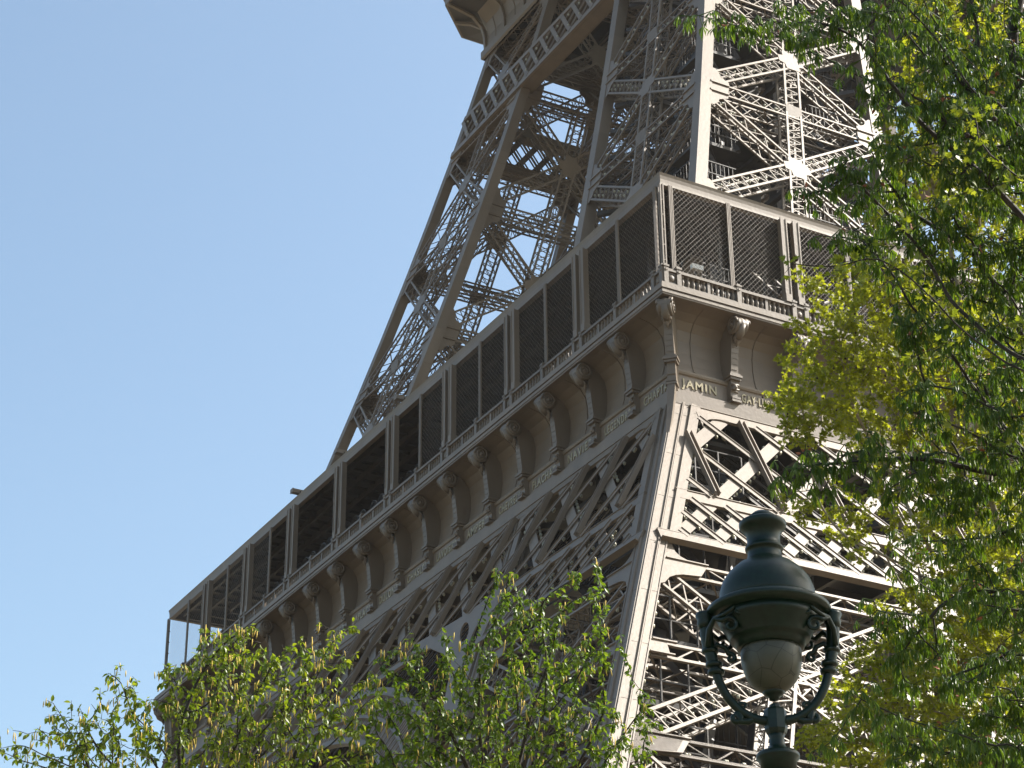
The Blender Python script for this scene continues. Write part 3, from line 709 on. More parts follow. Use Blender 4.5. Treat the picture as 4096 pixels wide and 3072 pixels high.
def lower_pillars():
    def corner(i, j, z, ins=.5):
        e = float(el(z)); return _a([e+ins if i == 0 else e+WL-ins, e+ins if j == 0 else e+WL-ins, z])
    for i in (0, 1):
        for j in (0, 1):
            b = MB(); a, c = corner(i, j, 1.0), corner(i, j, 51.0)
            b.posts([a], [c], .98, .98)
            for dx, dy, w, h in ((-.25, -.5, .44, .05), (.27, -.5, .42, .05), (-.5, -.25, .05, .44), (-.5, .27, .05, .42), (-.01, -.55, .05, .16), (.06, -.55, .05, .16), (-.55, -.01, .16, .05), (-.55, .06, .16, .05), (-.47, -.53, .09, .1), (-.53, -.47, .1, .09), (.46, -.53, .06, .08), (-.53, .46, .08, .06)):
                o = _a([dx, dy, 0]); b.posts([a+o], [c+o], w, h)
            for z in np.arange(27, 50, 3.2):
                q = corner(i, j, z); sl = _a([.5084, .5084, 1])*.14
                for dx, dy, w, h in ((-.25, -.532, .36, .012), (.27, -.532, .34, .012), (-.532, -.25, .012, .36)):
                    o = _a([dx, dy, 0]); b.posts([q+o-sl], [q+o+sl], w, h)
            D4('pillar_post', b)
    zs = [7.0, 17.5, 28.2, 38.45]
    faces = [((0, 0), (1, 0), (0, -1, .5), 1), ((0, 0), (0, 1), (-1, 0, .5), 1), ((0, 1), (1, 1), (0, 1, -.5), 0), ((1, 0), (1, 1), (1, 0, -.5), 0)]
    for A, B, nrm, outer in faces:
        nrm = _a(nrm)/np.linalg.norm(nrm); along = _a([B[0]-A[0], B[1]-A[1], 0.])
        def P(t, z, ins=.25):
            a = corner(*A, z, .0)+along*1.0; c = corner(*B, z, 0)-along*1.0; return a+(c-a)*t-nrm*ins
        for k in range(1, 3):
            z0, z1 = zs[k], zs[k+1]; zm = (z0+z1)/2; b = MB(); cpt = P(.5, zm)
            for t0, t1 in ((0, 1), (1, 0)):
                p0 = P(t0, z0+.5); p1 = P(t1, z1-.5)
                for a, c in ((p0, cpt+(p0-cpt)*.04), (cpt+(p1-cpt)*.04, p1)):
                    truss(b, a, c, 1.15, 1.0, nrm, pitch=.9, rungs=True, chord=.125, lace=.06)
                if outer:
                    u = (p1-p0)/np.linalg.norm(p1-p0); s = np.cross(u, nrm); lamp_row(p0-s*.1-nrm*.3, p1-s*.1-nrm*.3, .8)
            D4('cross_brace', b, IRON_LAT, ks=(0, 1, 2, 3))
            b = MB(); truss(b, P(.5, z0), P(.5, z1), 1.15, 1.0, nrm, pitch=.95, rungs=True, chord=.125, lace=.06); D4('centre_stile', b, IRON_LAT)
            for z, ln in ((z0, 2.6), (zm, 1.3), (z1, 2.3)):
                b = MB(); truss(b, P(0, z), P(1, z), .85, 1.3, nrm, pitch=1.25, rungs=False, cross=False, chord=.125, lace=.07)
                if outer: lamp_row(P(0, z)-nrm*.3, P(1, z)-nrm*.3, .9)
                for t, sg in ((0, 1), (1, -1)):
                    u = along*sg; v = P(t, zm+1)-P(t, zm); v /= np.linalg.norm(v); base = P(t, z, .12)
                    pts = [(-.1, -1.7), (.25, -1.5), (.45, -1.0), (.75, -.75), (1.1, -.6), (ln-.25, -.45), (ln, .45), (1.2, .6), (.8, .8), (.5, 1.1), (.3, 1.6), (-.1, 1.8)] if ln > 2 else [(-.1, -.45), (ln-.2, -.45), (ln-.5, .45), (-.1, .45)]
                    plate(b, [base+u*x+v*y for x, y in pts], nrm, .06)
                    for y in ((-.45, .45) if ln < 2 else (.45,)): b.bars([base+u*.1+v*y+nrm*.08], [base+u*(ln)+v*y+nrm*.08], .07, .12, up=nrm)
                D4('strut', b, IRON_LAT, ks=(0, 1))
                b = MB(); truss(b, P(0, z-.5)-nrm*1.5, P(1, z-.5)-nrm*1.5, .6, .4, nrm, pitch=1.3, rungs=False, cross=False, chord=.09, lace=.05, sides=False); D4('tie_girder', b, IRON_LAT, ks=(0,))
            for t, sg in ((0, 1), (1, -1)): lamp_row(P(t, z0+1.5)+along*sg*.12, P(t, z1-1.5)+along*sg*.12, .95)
    b = MB()
    for (fx, fy) in ((.22, .25), (.42, .25), (.22, .62), (.62, .3), (.62, .7)):
        b = MB(); pts = [_a([float(el(z))+WL*fx, float(el(z))+WL*fy, z]) for z in (8, 30, 50)]
        b.bars(pts[:-1], pts[1:], .5, .7, up=(0, 1, 0)); D4('lift_rail', b, IRON_SHADE, ks=(0,))
    for z in np.arange(20, 50, 3.6):
        e = float(el(z))
        for fx, fy, lx, ly in ((.1, .1, .26, .3), (.1, .6, .3, .3), (.55, .45, .35, .4)):
            x0, y0 = e+WL*fx, e+WL*fy; b = MB(); b.box((x0, y0, z), (x0+WL*lx, y0+WL*ly, z+.25))
            for hx in np.linspace(0, WL*lx, 4): b.bars([(x0+hx, y0, z+.2)], [(x0+hx, y0, z+2.2)], .07, .07)
            for hz in (1.1, 2.2): b.bars([(x0, y0, z+hz)], [(x0+WL*lx, y0, z+hz)], .06, .06)
            if fx > .5 or fy > .5:
                for hx in np.arange(0, WL*lx, .3): b.bars([(x0+hx, y0+.1, z+.2)], [(x0+hx, y0+.1, z+2.2)], .02, .02)
            b.bars([(x0+WL*lx, y0, z)], [(x0+2.2, y0+2.0, z+3.6)], .4, .3); D4('stair_landing', b, IRON_SHADE, ks=(0,))
    b = MB()
    for z in np.arange(18, 50, 3.1):
        e = float(el(z)); b = MB(); b.bars([(e+1, e+1, z), (e+WL-1, e+1, z)], [(e+WL-1, e+WL-1, z), (e+1, e+WL-1, z)], .3, .35); D4('tie_bar', b, IRON_SHADE, ks=(0,))
lower_pillars()

# ---- lamps: the hundred that show largest are parts, the rest one part
def px(P):
    d = _a(P)-CAM; z = d@_f; return 2048+FPX*(d@_r)/z, 1536-FPX*(d@_u)/z, z
def flash_lamps():
    cup = MB(); cup.lathe([(.035, -.09), (.07, -.05), (.085, .02), (.075, .07), (.035, .1)], (0, 0, 0), (0, 0, 1), 7)
    me = cup.mesh('flash_lamp', LAMPCUP, smooth=True); V0 = np.vstack(cup.v); Q0 = np.vstack(cup.q)
    pts = []
    for P in LAMPS:
        for Q in (P, _a((P[1], P[0], P[2]))) if abs(P[0]-P[1]) > .01 else (P,):
            pts.append(Q)
    vis = []
    for Q in pts:
        x, y, z = px(Q)
        if -100 < x < 4200 and -100 < y < 3200: vis.append((z, x, y, Q))
    vis.sort(key=lambda t: t[0]+(60 if (t[1] > 3300 and t[2] < 1900) else 0))
    rest = MB()
    for i, (z, x, y, Q) in enumerate(vis):
        if i < 100: link('flash_lamp', me, tower, loc=tuple(Q-_a(OFF)), rz=i)
        else: rest.add(V0+Q, Q0, cup.ng)
    tag(T('flash_lamps', rest, LAMPCUP, smooth=True), kind='stuff')
flash_lamps()

# ================================================================== street lamp in the foreground
def street_lamp():
    GREEN = plain_mat('dark_green_lamp_paint', (0.004, 0.013, 0.0075), 0.36, 0, 0.35, 30, 0.3)
    GLASS, n, l, p = newmat('frosted_glass'); p.inputs['Base Color'].default_value = (0.50, 0.48, 0.40, 1); p.inputs['Roughness'].default_value = 0.4; p.inputs['Specular IOR Level'].default_value = 0.3
    vo = n.new('ShaderNodeTexVoronoi'); vo.feature = 'DISTANCE_TO_EDGE'; vo.inputs['Scale'].default_value = 9; tc = n.new('ShaderNodeTexCoord'); l.new(tc.outputs['Object'], vo.inputs['Vector'])
    mr = n.new('ShaderNodeMapRange'); mr.inputs[1].default_value = 0.0; mr.inputs[2].default_value = 0.025; mr.inputs[3].default_value = 0.25; mr.inputs[4].default_value = 1; l.new(vo.outputs['Distance'], mr.inputs[0])
    nz = n.new('ShaderNodeTexNoise'); nz.inputs['Scale'].default_value = 14; l.new(tc.outputs['Object'], nz.inputs['Vector'])
    ml = n.new('ShaderNodeMath'); ml.operation = 'MULTIPLY'; l.new(mr.outputs[0], ml.inputs[0]); m2 = n.new('ShaderNodeMapRange'); m2.inputs[3].default_value = .6; m2.inputs[4].default_value = 1.2; l.new(nz.outputs['Fac'], m2.inputs[0]); l.new(m2.outputs[0], ml.inputs[1])
    vm = n.new('ShaderNodeVectorMath'); vm.operation = 'SCALE'; vm.inputs[0].default_value = (0.062, 0.062, 0.044); l.new(ml.outputs[0], vm.inputs['Scale']); l.new(vm.outputs[0], p.inputs['Base Color'])
    p.inputs['Subsurface Weight'].default_value = 0.0; p.inputs['Transmission Weight'].default_value = 0.0
    x0 = CAM+12.0*(lambda v: v/np.linalg.norm(v[:2]))(_f+_r*((2700+600*.64635-2048)/FPX)-_u*((2000+900*.64635-1536)/FPX))
    base = (x0[0]-.01, x0[1], 0)
    root = bpy.data.objects.new('street_lamp', None); COL.objects.link(root); root.location = base
    root.rotation_euler = (0, 0, YAW-math.pi/2)
    tag(root, 'dark green cast iron street lamp with domed hood and frosted glass globe', 'street lamp')
    def P(nm, b, m=GREEN, par=None, sm=True): return link(nm, b.mesh(nm, m, smooth=sm), par or root)
    hd = MB(); hd.lathe([(.282, 6.30), (.284, 6.34), (.28, 6.39), (.262, 6.45), (.222, 6.51), (.168, 6.56), (.125, 6.585), (.108, 6.60), (.10, 6.63), (.098, 6.655), (.112, 6.66), (.114, 6.675), (.10, 6.68), (.098, 6.72), (.102, 6.76), (.122, 6.79), (.134, 6.80), (.141, 6.815), (.141, 6.835), (.13, 6.845), (.095, 6.85), (.085, 6.85), (.085, 6.875), (.05, 6.905), (.01, 6.912)], seg=48)
    hood = P('hood', hd)
    rm = MB(); rm.lathe([(.20, 6.22), (.33, 6.235), (.362, 6.25), (.368, 6.265), (.36, 6.285), (.335, 6.30), (.31, 6.305), (.30, 6.32), (.265, 6.325), (.2, 6.33)], seg=48)
    P('hood_rim', rm)
    bw = MB(); bw.lathe([(.31, 6.235), (.285, 6.19), (.255, 6.14), (.235, 6.10), (.232, 6.09), (.21, 6.085), (.205, 6.06), (.20, 6.055), (.195, 6.04), (.18, 6.035), (.15, 6.035)], seg=40)
    P('collar', bw)
    gl = MB(); gl.lathe([(.172, 6.045), (.178, 6.02), (.176, 5.96), (.165, 5.905), (.143, 5.85), (.108, 5.808), (.07, 5.78), (.05, 5.77)], seg=40)
    g = P('globe', gl, GLASS)
    fn = MB(); fn.lathe([(.06, 5.785), (.065, 5.772), (.05, 5.755), (.03, 5.745), (.03, 5.73), (.005, 5.72)], seg=20); P('finial', fn)
    for sg in (-1, 1):
        b = MB()
        def spl(pts, n=24):
            pts = _a(pts); t = np.linspace(0, len(pts)-1.001, n); out = []
            for q in t:
                i = int(q); f = q-i; p0 = pts[max(i-1, 0)]; p1 = pts[i]; p2 = pts[min(i+1, len(pts)-1)]; p3 = pts[min(i+2, len(pts)-1)]
                out.append(.5*((2*p1)+(p2-p0)*f+(2*p0-5*p1+4*p2-p3)*f*f+(3*p1-p0-3*p2+p3)*f**3))
            return _a(out)
        pts = spl([(sg*.372, 0, 6.22), (sg*.366, 0, 6.10), (sg*.348, 0, 6.00), (sg*.33, 0, 5.92), (sg*.305, 0, 5.83), (sg*.26, 0, 5.74), (sg*.195, 0, 5.665), (sg*.12, 0, 5.62), (sg*.04, 0, 5.60)])
        b.tube(pts, np.interp(np.linspace(0, 1, 24), [0, .25, .4, .5, .9, 1], [.04, .036, .028, .026, .026, .032]), 12)
        b.lathe([(.02, 6.27), (.052, 6.265), (.058, 6.245), (.045, 6.22), (.05, 6.2), (.036, 6.16)], (sg*.372, 0, 0), (0, 0, 1), 16)
        for zc, xx in ((5.945, .335), (5.90, .325), (6.03, .354)): b.lathe([(.028, -.02), (.048, -.012), (.05, 0), (.048, .012), (.028, .02)], (sg*xx, 0, zc), (0, 0, 1), 14)
        arm = P('arm', b)
        def scroll(c, r, a0, tail, rr=.012, dirn=1, nm='scroll'):
            q = MB(); t = np.linspace(0, 2.2*math.pi, 26); pr = r*(1-.75*t/t[-1]); pts = [(c[0]+dirn*sg*p*math.cos(a0+u), c[1], c[2]+p*math.sin(a0+u)) for u, p in zip(t, pr)]
            q.tube([(sg*x, y, z) for x, y, z in tail]+pts, list(np.linspace(rr*1.5, rr*1.3, len(tail)))+list(np.linspace(rr*1.3, rr*.8, 26)), 8); P(nm, q, par=arm)
        scroll((sg*.245, -.16, 6.13), .05, 0.6, [(.37, -.05, 6.04), (.362, -.08, 6.13), (.33, -.12, 6.185)], .012)
        scroll((sg*.20, -.20, 6.205), .035, 0.2, [(.33, -.12, 6.185), (.28, -.17, 6.19)], .010)
        scroll((sg*.245, .16, 6.13), .05, 0.6, [(.37, .05, 6.04), (.362, .08, 6.13), (.33, .12, 6.185)], .012)
        scroll((sg*.235, 0, 5.985), .028, 1.2, [(.345, 0, 6.03), (.31, 0, 6.07), (.265, 0, 6.05)], .012)
        scroll((sg*.225, 0, 5.625), .035, 1.8, [(.10, 0, 5.63), (.16, 0, 5.60), (.20, 0, 5.60)], .016)
        scroll((sg*.185, 0, 5.70), .02, 2.6, [(.22, 0, 5.69), (.20, 0, 5.715)], .008)
    hb = MB(); hb.lathe([(.03, 5.50), (.045, 5.51), (.058, 5.53), (.066, 5.55), (.066, 5.66), (.056, 5.675), (.035, 5.68), (.03, 5.70), (.012, 5.71)], seg=8); P('hub', hb, sm=False)
    st = MB(); st.lathe([(.10, 5.30), (.105, 5.36), (.125, 5.38), (.125, 5.40), (.11, 5.415), (.085, 5.42), (.055, 5.44), (.045, 5.46), (.042, 5.50), (.05, 5.52)], seg=24); P('capital', st)
    po = MB(); po.lathe([(.30, 0), (.30, .12), (.24, .16), (.22, .7), (.24, .74), (.16, .82), (.13, 1.0), (.12, 1.1), (.105, 1.14), (.075, 5.2), (.09, 5.25), (.10, 5.31)], seg=20); P('post', po)
street_lamp()

# ---- floodlights on the gallery roof and inside the gallery
def floodlights():
    for k, (qx, qy, lab) in enumerate(((1196, 1962, 'small grey floodlight on the roof edge furthest from the near corner'), (1372, 1797, 'small grey floodlight on the roof edge beside the far tower corner post'), (1612, 1592, 'small grey floodlight on the roof edge beside the inner post of the far pillar'))):
        v = _f+_r*((qx-2048)/FPX)-_u*((qy-1536)/FPX); t = (.75-CAM[0])/v[0]; Q = CAM+v*t
        o = bpy.data.objects.new('floodlight', None); COL.objects.link(o); o.location = (Q[0], Q[1], 63.1); tag(o, lab, 'floodlight', 'floodlights along the gallery roof')
        b = MB(); b.box((-.5, -.2, .35), (.28, .2, .62)); b.box((-.55, -.23, .33), (-.5, .23, .64)); link('housing', b.mesh('housing', IRON), o)
        b = MB(); b.bars([(.1, -.2, .0), (.1, .2, .0)], [(.0, -.2, .5), (.0, .2, .5)], .06, .06); b.box((-.1, -.25, 0), (.3, .25, .05)); link('bracket', b.mesh('bracket', IRON_SHADE), o)
    o = bpy.data.objects.new('floodlight', None); COL.objects.link(o); o.location = (4.0, 2.6, 59.3); tag(o, 'white rectangular floodlight behind the wire screen near the gallery corner', 'floodlight')
    b = MB(); b.box((-.35, -.1, 0), (.35, .12, .28)); link('housing', b.mesh('housing', plain_mat('white_lamp_housing', (.75, .73, .68), .4)), o)
    b = MB(); b.bars([(0, .15, -3.0)], [(0, .15, .1)], .08, .08); link('bracket', b.mesh('bracket', IRON_SHADE), o)
floodlights()

# ================================================================== TREES
def wp(x, y, d):       # a point d metres along the view axis, at a place of the 2212 px wide photo
    X = x*4096/2212; Y = y*4096/2212
    return CAM+d*(_f+_r*((X-2048)/FPX)-_u*((Y-1536)/FPX))
def px2m(r, d): return r*4096/2212*d/FPX

def grow(att, start, step, infl, kill, iters=260, droop=0.0, wob=0.25, rng=None, extra=()):
    nodes = [p for p in start]; par = [-1]+list(range(len(start)-1))
    for j, p in enumerate(extra): par.append(len(start)-4 if j == 0 else len(nodes)-1); nodes.append(p)
    N = np.array(nodes); A = np.array(att); near = np.full(len(A), 1e9); idx = np.zeros(len(A), int)
    def upd(A, near, idx, new, base):
        d = np.linalg.norm(A[:, None]-new[None], axis=2); j = d.argmin(1); m = d[np.arange(len(A)), j]; c = m < near
        near[c] = m[c]; idx[c] = j[c]+base
    upd(A, near, idx, N, 0); kids = {}
    for it in range(iters):
        if not len(A): break
        act = near < infl
        if not act.any(): 
            i = near.argmin(); act = np.zeros(len(A), bool); act[i] = True
        new = []; npar = []
        for k in np.unique(idx[act]):
            v = A[act & (idx == k)]-nodes[k]; v = (v/np.linalg.norm(v, axis=1, keepdims=True)).sum(0)+rng.normal(0, wob, 3); v[2] -= droop
            v /= max(np.linalg.norm(v), 1e-6); p = nodes[k]+v*step
            if kids.get(k, 0) >= 4: 
                continue
            kids[k] = kids.get(k, 0)+1; new.append(p); npar.append(k)
        if not new:
            A = A[~act]; near = near[~act]; idx = idx[~act]; continue
        base = len(nodes); nodes += new; par += npar; upd(A, near, idx, np.array(new), base)
        kp = near > kill; A = A[kp]; near = near[kp]; idx = idx[kp]
    return np.array(nodes), np.array(par)

def branch_mesh(nodes, par, r0, rmax, expo=2.3):
    n = len(nodes); ch = [[] for _ in range(n)]
    for i, p in enumerate(par):
        if p >= 0: ch[p].append(i)
    w = np.zeros(n)
    for i in range(n-1, -1, -1): w[i] = r0**expo if not ch[i] else sum(w[c] for c in ch[i])
    R = np.minimum(w**(1/expo), rmax); b = MB()
    stack = [0]; 
    while stack:
        s = stack.pop(); pts = [nodes[par[s]]] if par[s] >= 0 else []; rs = [min(R[s]*1.05, R[par[s]])] if par[s] >= 0 else []; c = s
        while True:
            pts.append(nodes[c]); rs.append(R[c])
            if not ch[c]: break
            k = max(ch[c], key=lambda q: w[q]); stack += [q for q in ch[c] if q != k]; c = k
        if len(pts) > 1:
            rs = np.array(rs); rs[-1] *= .6
            b.tube(pts, rs, 5 if rs[0] < .05 else 9)
    return b, R, ch

def leaves(b, base, dirs, nrms, scale, tmpl, quads=None, ngons=None):
    dirs = dirs/np.linalg.norm(dirs, axis=1, keepdims=True); s = np.cross(dirs, nrms); s /= np.maximum(np.linalg.norm(s, axis=1, keepdims=True), 1e-6); n = np.cross(s, dirs)
    T_ = _a(tmpl); V = base[:, None]+scale[:, None, None]*(T_[None, :, 0:1]*s[:, None]+T_[None, :, 1:2]*dirs[:, None]+T_[None, :, 2:3]*n[:, None])
    m = len(T_); k = len(base)
    q = (np.asarray(quads)[None]+m*np.arange(k)[:, None, None]).reshape(-1, 4)
    b.add(V.reshape(-1, 3), q)

LEAF_OV = ([(0, 0, 0), (-.22, .3, .07), (0, .35, 0), (.22, .3, .07), (-.24, .62, .05), (0, .66, -.03), (.24, .62, .05), (0, 1, -.12)], [[0, 2, 1, 1], [0, 3, 2, 2], [1, 2, 5, 4], [2, 3, 6, 5], [4, 5, 7, 7], [5, 6, 7, 7]])
LEAF_LANCE = ([(0, 0, 0), (-.055, .28, .03), (0, .3, 0), (.055, .28, .03), (-.105, .66, .03), (0, .68, -.05), (.105, .66, .03), (0, 1.05, -.2)], [[0, 2, 1, 1], [0, 3, 2, 2], [1, 2, 5, 4], [2, 3, 6, 5], [4, 5, 7, 7], [5, 6, 7, 7]])
LEAF_PALM = ([(0, 0, 0), (-.30, .02, .04), (-.52, .42, .08), (-.22, .40, .02), (-.36, .78, .05), (-.12, .66, 0), (0, 1.05, -.05), (.12, .66, 0), (.36, .78, .05), (.22, .40, .02), (.52, .42, .08), (.30, .02, .04), (0, .42, -.03)],
             [[0, 12, 3, 1], [1, 3, 2, 2], [3, 12, 5, 4], [5, 12, 7, 6], [7, 12, 9, 8], [9, 12, 0, 11], [11, 10, 9, 9]])
def fixq(t):    # triangles are written as quads with a repeated corner: keep them as real triangles
    return t

def sample(spheres, d, dj, dens, rng):
    out = []
    for q in spheres:
        x, y, r = q[:3]; dd = d+(q[3] if len(q) > 3 else rng.uniform(-dj, dj)); R = px2m(r, dd); c = wp(x, y, dd)
        k = max(4, int((dens if len(q) < 5 else q[4])*R**2.2)); v = rng.normal(size=(k, 3)); v /= np.linalg.norm(v, axis=1, keepdims=True); out.append(c+v*R*rng.uniform(.1, 1, (k, 1))**.4)
    return np.vstack(out)

BARK_D = plain_mat('dark_bark', (0.035, 0.028, 0.022), 0.85, 0, 0.4, 12); BARK_L = plain_mat('pale_mottled_bark', (0.19, 0.16, 0.11), 0.8, 0, 0.5, 7)
def tree(name, label, spheres, d, dj, dens, below, bdens, base, topd, step, infl, kill, r0, rmax, bark, kind, seed, lm, nleaf, lsize, rlim, droop=0.0, fruit=None, group=None, wob=.25, shade_limb=None):
    rng = np.random.default_rng(seed)
    A = np.vstack([sample(spheres, d, dj, dens, rng)]+([sample(below, d, dj, bdens, rng)] if below else []))
    gx = wp(*base, d); g = _a([gx[0], gx[1], 0.0]); top = wp(*topd, d)
    st = [g+(top-g)*t+_a([rng.normal(0, .12), rng.normal(0, .12), 0])*(0 < t < 1) for t in np.linspace(0, 1, max(6, int(np.linalg.norm(top-g)/.6)))]
    ex = []
    if shade_limb is not None:
        a = st[-4]; m = max(4, int(np.linalg.norm(shade_limb-a)/.3)); ex = [a+(shade_limb-a)*t+_a((0, 0, .6*math.sin(math.pi*t)))+rng.normal(0, .05, 3) for t in np.linspace(0, 1, m+1)[1:]]
    nodes, par = grow(A, st, step, infl, kill, droop=droop, wob=wob, rng=rng, extra=ex)
    b, R, ch = branch_mesh(nodes, par, r0, rmax)
    root = bpy.data.objects.new(name, None); COL.objects.link(root); root.location = tuple(g); tag(root, label, 'tree', group)
    link('trunk', b.mesh('trunk', bark, off=g, smooth=True), root)
    tw = np.where((R < rlim) & (par >= 0))[0]
    lb = MB(); fr = MB()
    P = nodes[tw]; Dn = P-nodes[par[tw]]; Dn /= np.linalg.norm(Dn, axis=1, keepdims=True)
    if kind == 'ovate':
        rep = np.repeat(np.arange(len(tw)), rng.poisson(nleaf, len(tw))); k = len(rep)
        pos = P[rep]-Dn[rep]*rng.uniform(0, step, (k, 1)); side = rng.normal(size=(k, 3)); dr = Dn[rep]*.4+side*.5; dr[:, 2] -= rng.uniform(.4, 1.3, k)
        nr = rng.normal(0, .5, (k, 3))+_a([0, 0, 1]); leaves(lb, pos+dr*.01, dr, nr, lsize*rng.uniform(.6, 1.2, k), *LEAF_OV)
    elif kind == 'palmate':
        rep = np.repeat(np.arange(len(tw)), rng.poisson(nleaf, len(tw))); k = len(rep)
        az = rng.uniform(0, 2*np.pi, k); out = np.stack([np.cos(az), np.sin(az), rng.uniform(-.5, .25, k)], 1); hub = P[rep]+out*rng.uniform(.05, .14, (k, 1))
        lb.bars(P[rep], hub, .006, .006)
        for j in range(6):
            a2 = az+(j-2.5)*.75+rng.normal(0, .12, k); dr = np.stack([np.cos(a2)*.55, np.sin(a2)*.55, -rng.uniform(.55, 1.3, k)], 1)
            leaves(lb, hub, dr, np.stack([np.cos(a2), np.sin(a2), .6+0*a2], 1), lsize*rng.uniform(.7, 1.15, k)*(1-.10*abs(j-2.5)), *LEAF_LANCE)
    else:
        rep = np.repeat(np.arange(len(tw)), rng.poisson(nleaf, len(tw))); k = len(rep)
        pos = P[rep]-Dn[rep]*rng.uniform(0, step, (k, 1)); side = rng.normal(size=(k, 3)); dr = Dn[rep]*.3+side*.7; nr = rng.normal(0, .8, (k, 3))+_a([0, 0, .7])
        leaves(lb, pos+dr*.03, dr, nr, lsize*rng.uniform(.45, 1.25, k), *LEAF_PALM)
    if shade_limb is not None:      # unseen leaf mass added to shade the street lamp, right of the view
        k = 1500; v = rng.normal(size=(k, 3)); v /= np.linalg.norm(v, axis=1, keepdims=True); hub = shade_limb+v*1.75*rng.uniform(.05, 1, (k, 1))**.45; az = rng.uniform(0, 6.28, k)
        for j in range(6):
            a2 = az+(j-2.5)*.75; leaves(lb, hub, np.stack([np.cos(a2)*.7, np.sin(a2)*.7, -rng.uniform(.3, 1.1, k)], 1), np.stack([np.cos(a2), np.sin(a2), .6+0*a2], 1), .21*rng.uniform(.7, 1.15, k), *LEAF_LANCE)
    link('crown', lb.mesh('crown', lm, off=g), root)
    tips = np.array([i for i in tw if not ch[i]] or [0])
    if fruit == 'catkin':
        for i in tips[rng.uniform(size=len(tips)) < .42]:
            for _ in range(rng.integers(1, 4)):
                p = nodes[i]+rng.normal(0, .035, 3); ln = rng.uniform(.08, .15); sw_ = rng.normal(0, .008, 2)
                fr.tube([p, p+_a([sw_[0], sw_[1], -ln*.5]), p+_a([sw_[0]*2, sw_[1]*2, -ln])], [.005, .009, .005], 5)
        link('catkins', fr.mesh('catkins', CATK, off=g, smooth=True), root)['kind'] = 'stuff'
    elif fruit:
        rr, prob = fruit
        for i in tips[rng.uniform(size=len(tips)) < prob]:
            p = nodes[i]+rng.normal(0, .02, 3); ln = rng.uniform(.04, .12); q = p-_a([0, 0, ln]); fr.bars([p], [q], .004, .004)
            t = np.linspace(-math.pi/2, math.pi/2, 7); fr.lathe([(max(.001, rr*math.cos(u)), rr*math.sin(u)) for u in t], q, (0, 0, 1), 8)
        link('seed_balls', fr.mesh('seed_balls', SEED, off=g, smooth=True), root)['kind'] = 'stuff'
    elif kind == 'palmate':
        for i in tips[rng.uniform(size=len(tips)) < .25]:
            p = nodes[i]; leaves(fr, p[None]+rng.normal(0, .02, (2, 3)), rng.normal(0, 1, (2, 3))+_a([0, 0, -.5]), rng.normal(0, 1, (2, 3)), rng.uniform(.04, .07, 2), *LEAF_OV)
        link('bud_scales', fr.mesh('bud_scales', BUD, off=g), root)['kind'] = 'stuff'
    print(name, 'nodes', len(nodes), 'twigs', len(tw), 'verts', lb.n)
    return root
CATK = plain_mat('yellow_catkin', (0.50, 0.36, 0.07), 0.8); SEED = plain_mat('brown_seed_ball', (0.035, 0.020, 0.012), 0.9); BUD = plain_mat('rusty_bud_scale', (0.30, 0.10, 0.045), 0.7)
HORN = leaf_mat('hornbeam_leaf', (0.08, 0.14, 0.012), (0.175, 0.215, 0.025), .5); HORN2 = leaf_mat('deep_green_hornbeam_leaf', (0.055, 0.11, 0.012), (0.125, 0.18, 0.022), .48)  # the second tree's leaf is a deeper green
CHEST = leaf_mat('chestnut_leaf', (0.038, 0.085, 0.010), (0.090, 0.140, 0.020), .48); PLANE = leaf_mat('plane_leaf', (0.145, 0.168, 0.016), (0.29, 0.30, 0.038), .58, (1.5, 1.5, .5)); PLANE2 = leaf_mat('near_plane_leaf', (0.09, 0.13, 0.015), (0.18, 0.21, 0.03), .5)

def wsph(P, R):
    x, y, z = px(P); return (x*2212/4096, y*2212/4096, R*FPX/z*2212/4096, z, 260)
LP = _a((-45.47, -68.49, 6.3))
SHADE = [wsph(LP+SUN*t+_a((0, 0, dz)), R) for t, dz, R in ((5.6, 0, 1.3), (7.5, .5, 1.7), (7.0, -1.2, 1.5), (9.5, 0, 2.0))]  # unseen crown spheres added sunward of the street lamp to shade it
tree('hornbeam_tree', 'bright green young-leaved tree with yellow catkins against the open sky at lower left', [(60, 1625, 70), (130, 1570, 75), (190, 1620, 80), (270, 1470, 50), (260, 1540, 85), (240, 1630, 110), (340, 1580, 90), (400, 1490, 80), (370, 1460, 40), (480, 1430, 90), (455, 1355, 30), (520, 1370, 45), (560, 1500, 130), (430, 1620, 130), (640, 1440, 70), (660, 1540, 100), (720, 1400, 60), (760, 1350, 28), (700, 1600, 130), (570, 1620, 140), (790, 1500, 60)],
     30, .9, 420, [(250, 1850, 260), (600, 1850, 260), (450, 2050, 300)], 25, (440, 1700), (440, 2000), .11, 1.5, .15, .0050, .16, BARK_D, 'ovate', 11, HORN, 3.8, .100, .017, fruit='catkin')
tree('hornbeam_tree', 'deeper green young-leaved tree with yellow catkins under the middle of the gallery', [(850, 1470, 75), (885, 1400, 45), (960, 1380, 35), (950, 1520, 120), (1040, 1440, 90), (1085, 1260, 45), (1110, 1330, 70), (1070, 1230, 25), (1180, 1310, 55), (1250, 1250, 42), (1290, 1230, 28), (1300, 1290, 35), (1200, 1420, 100), (1130, 1560, 140), (1000, 1620, 140), (1290, 1420, 55), (1340, 1370, 28), (1280, 1560, 80), (1390, 1530, 42), (1420, 1560, 25), (1370, 1610, 60), (1320, 1640, 60), (860, 1600, 110)],
     31, .9, 420, [(950, 1850, 260), (1200, 1850, 260), (1050, 2050, 300)], 25, (1080, 1700), (1080, 2000), .11, 1.5, .15, .0050, .16, BARK_D, 'ovate', 12, HORN2, 4.8, .100, .017, fruit='catkin')
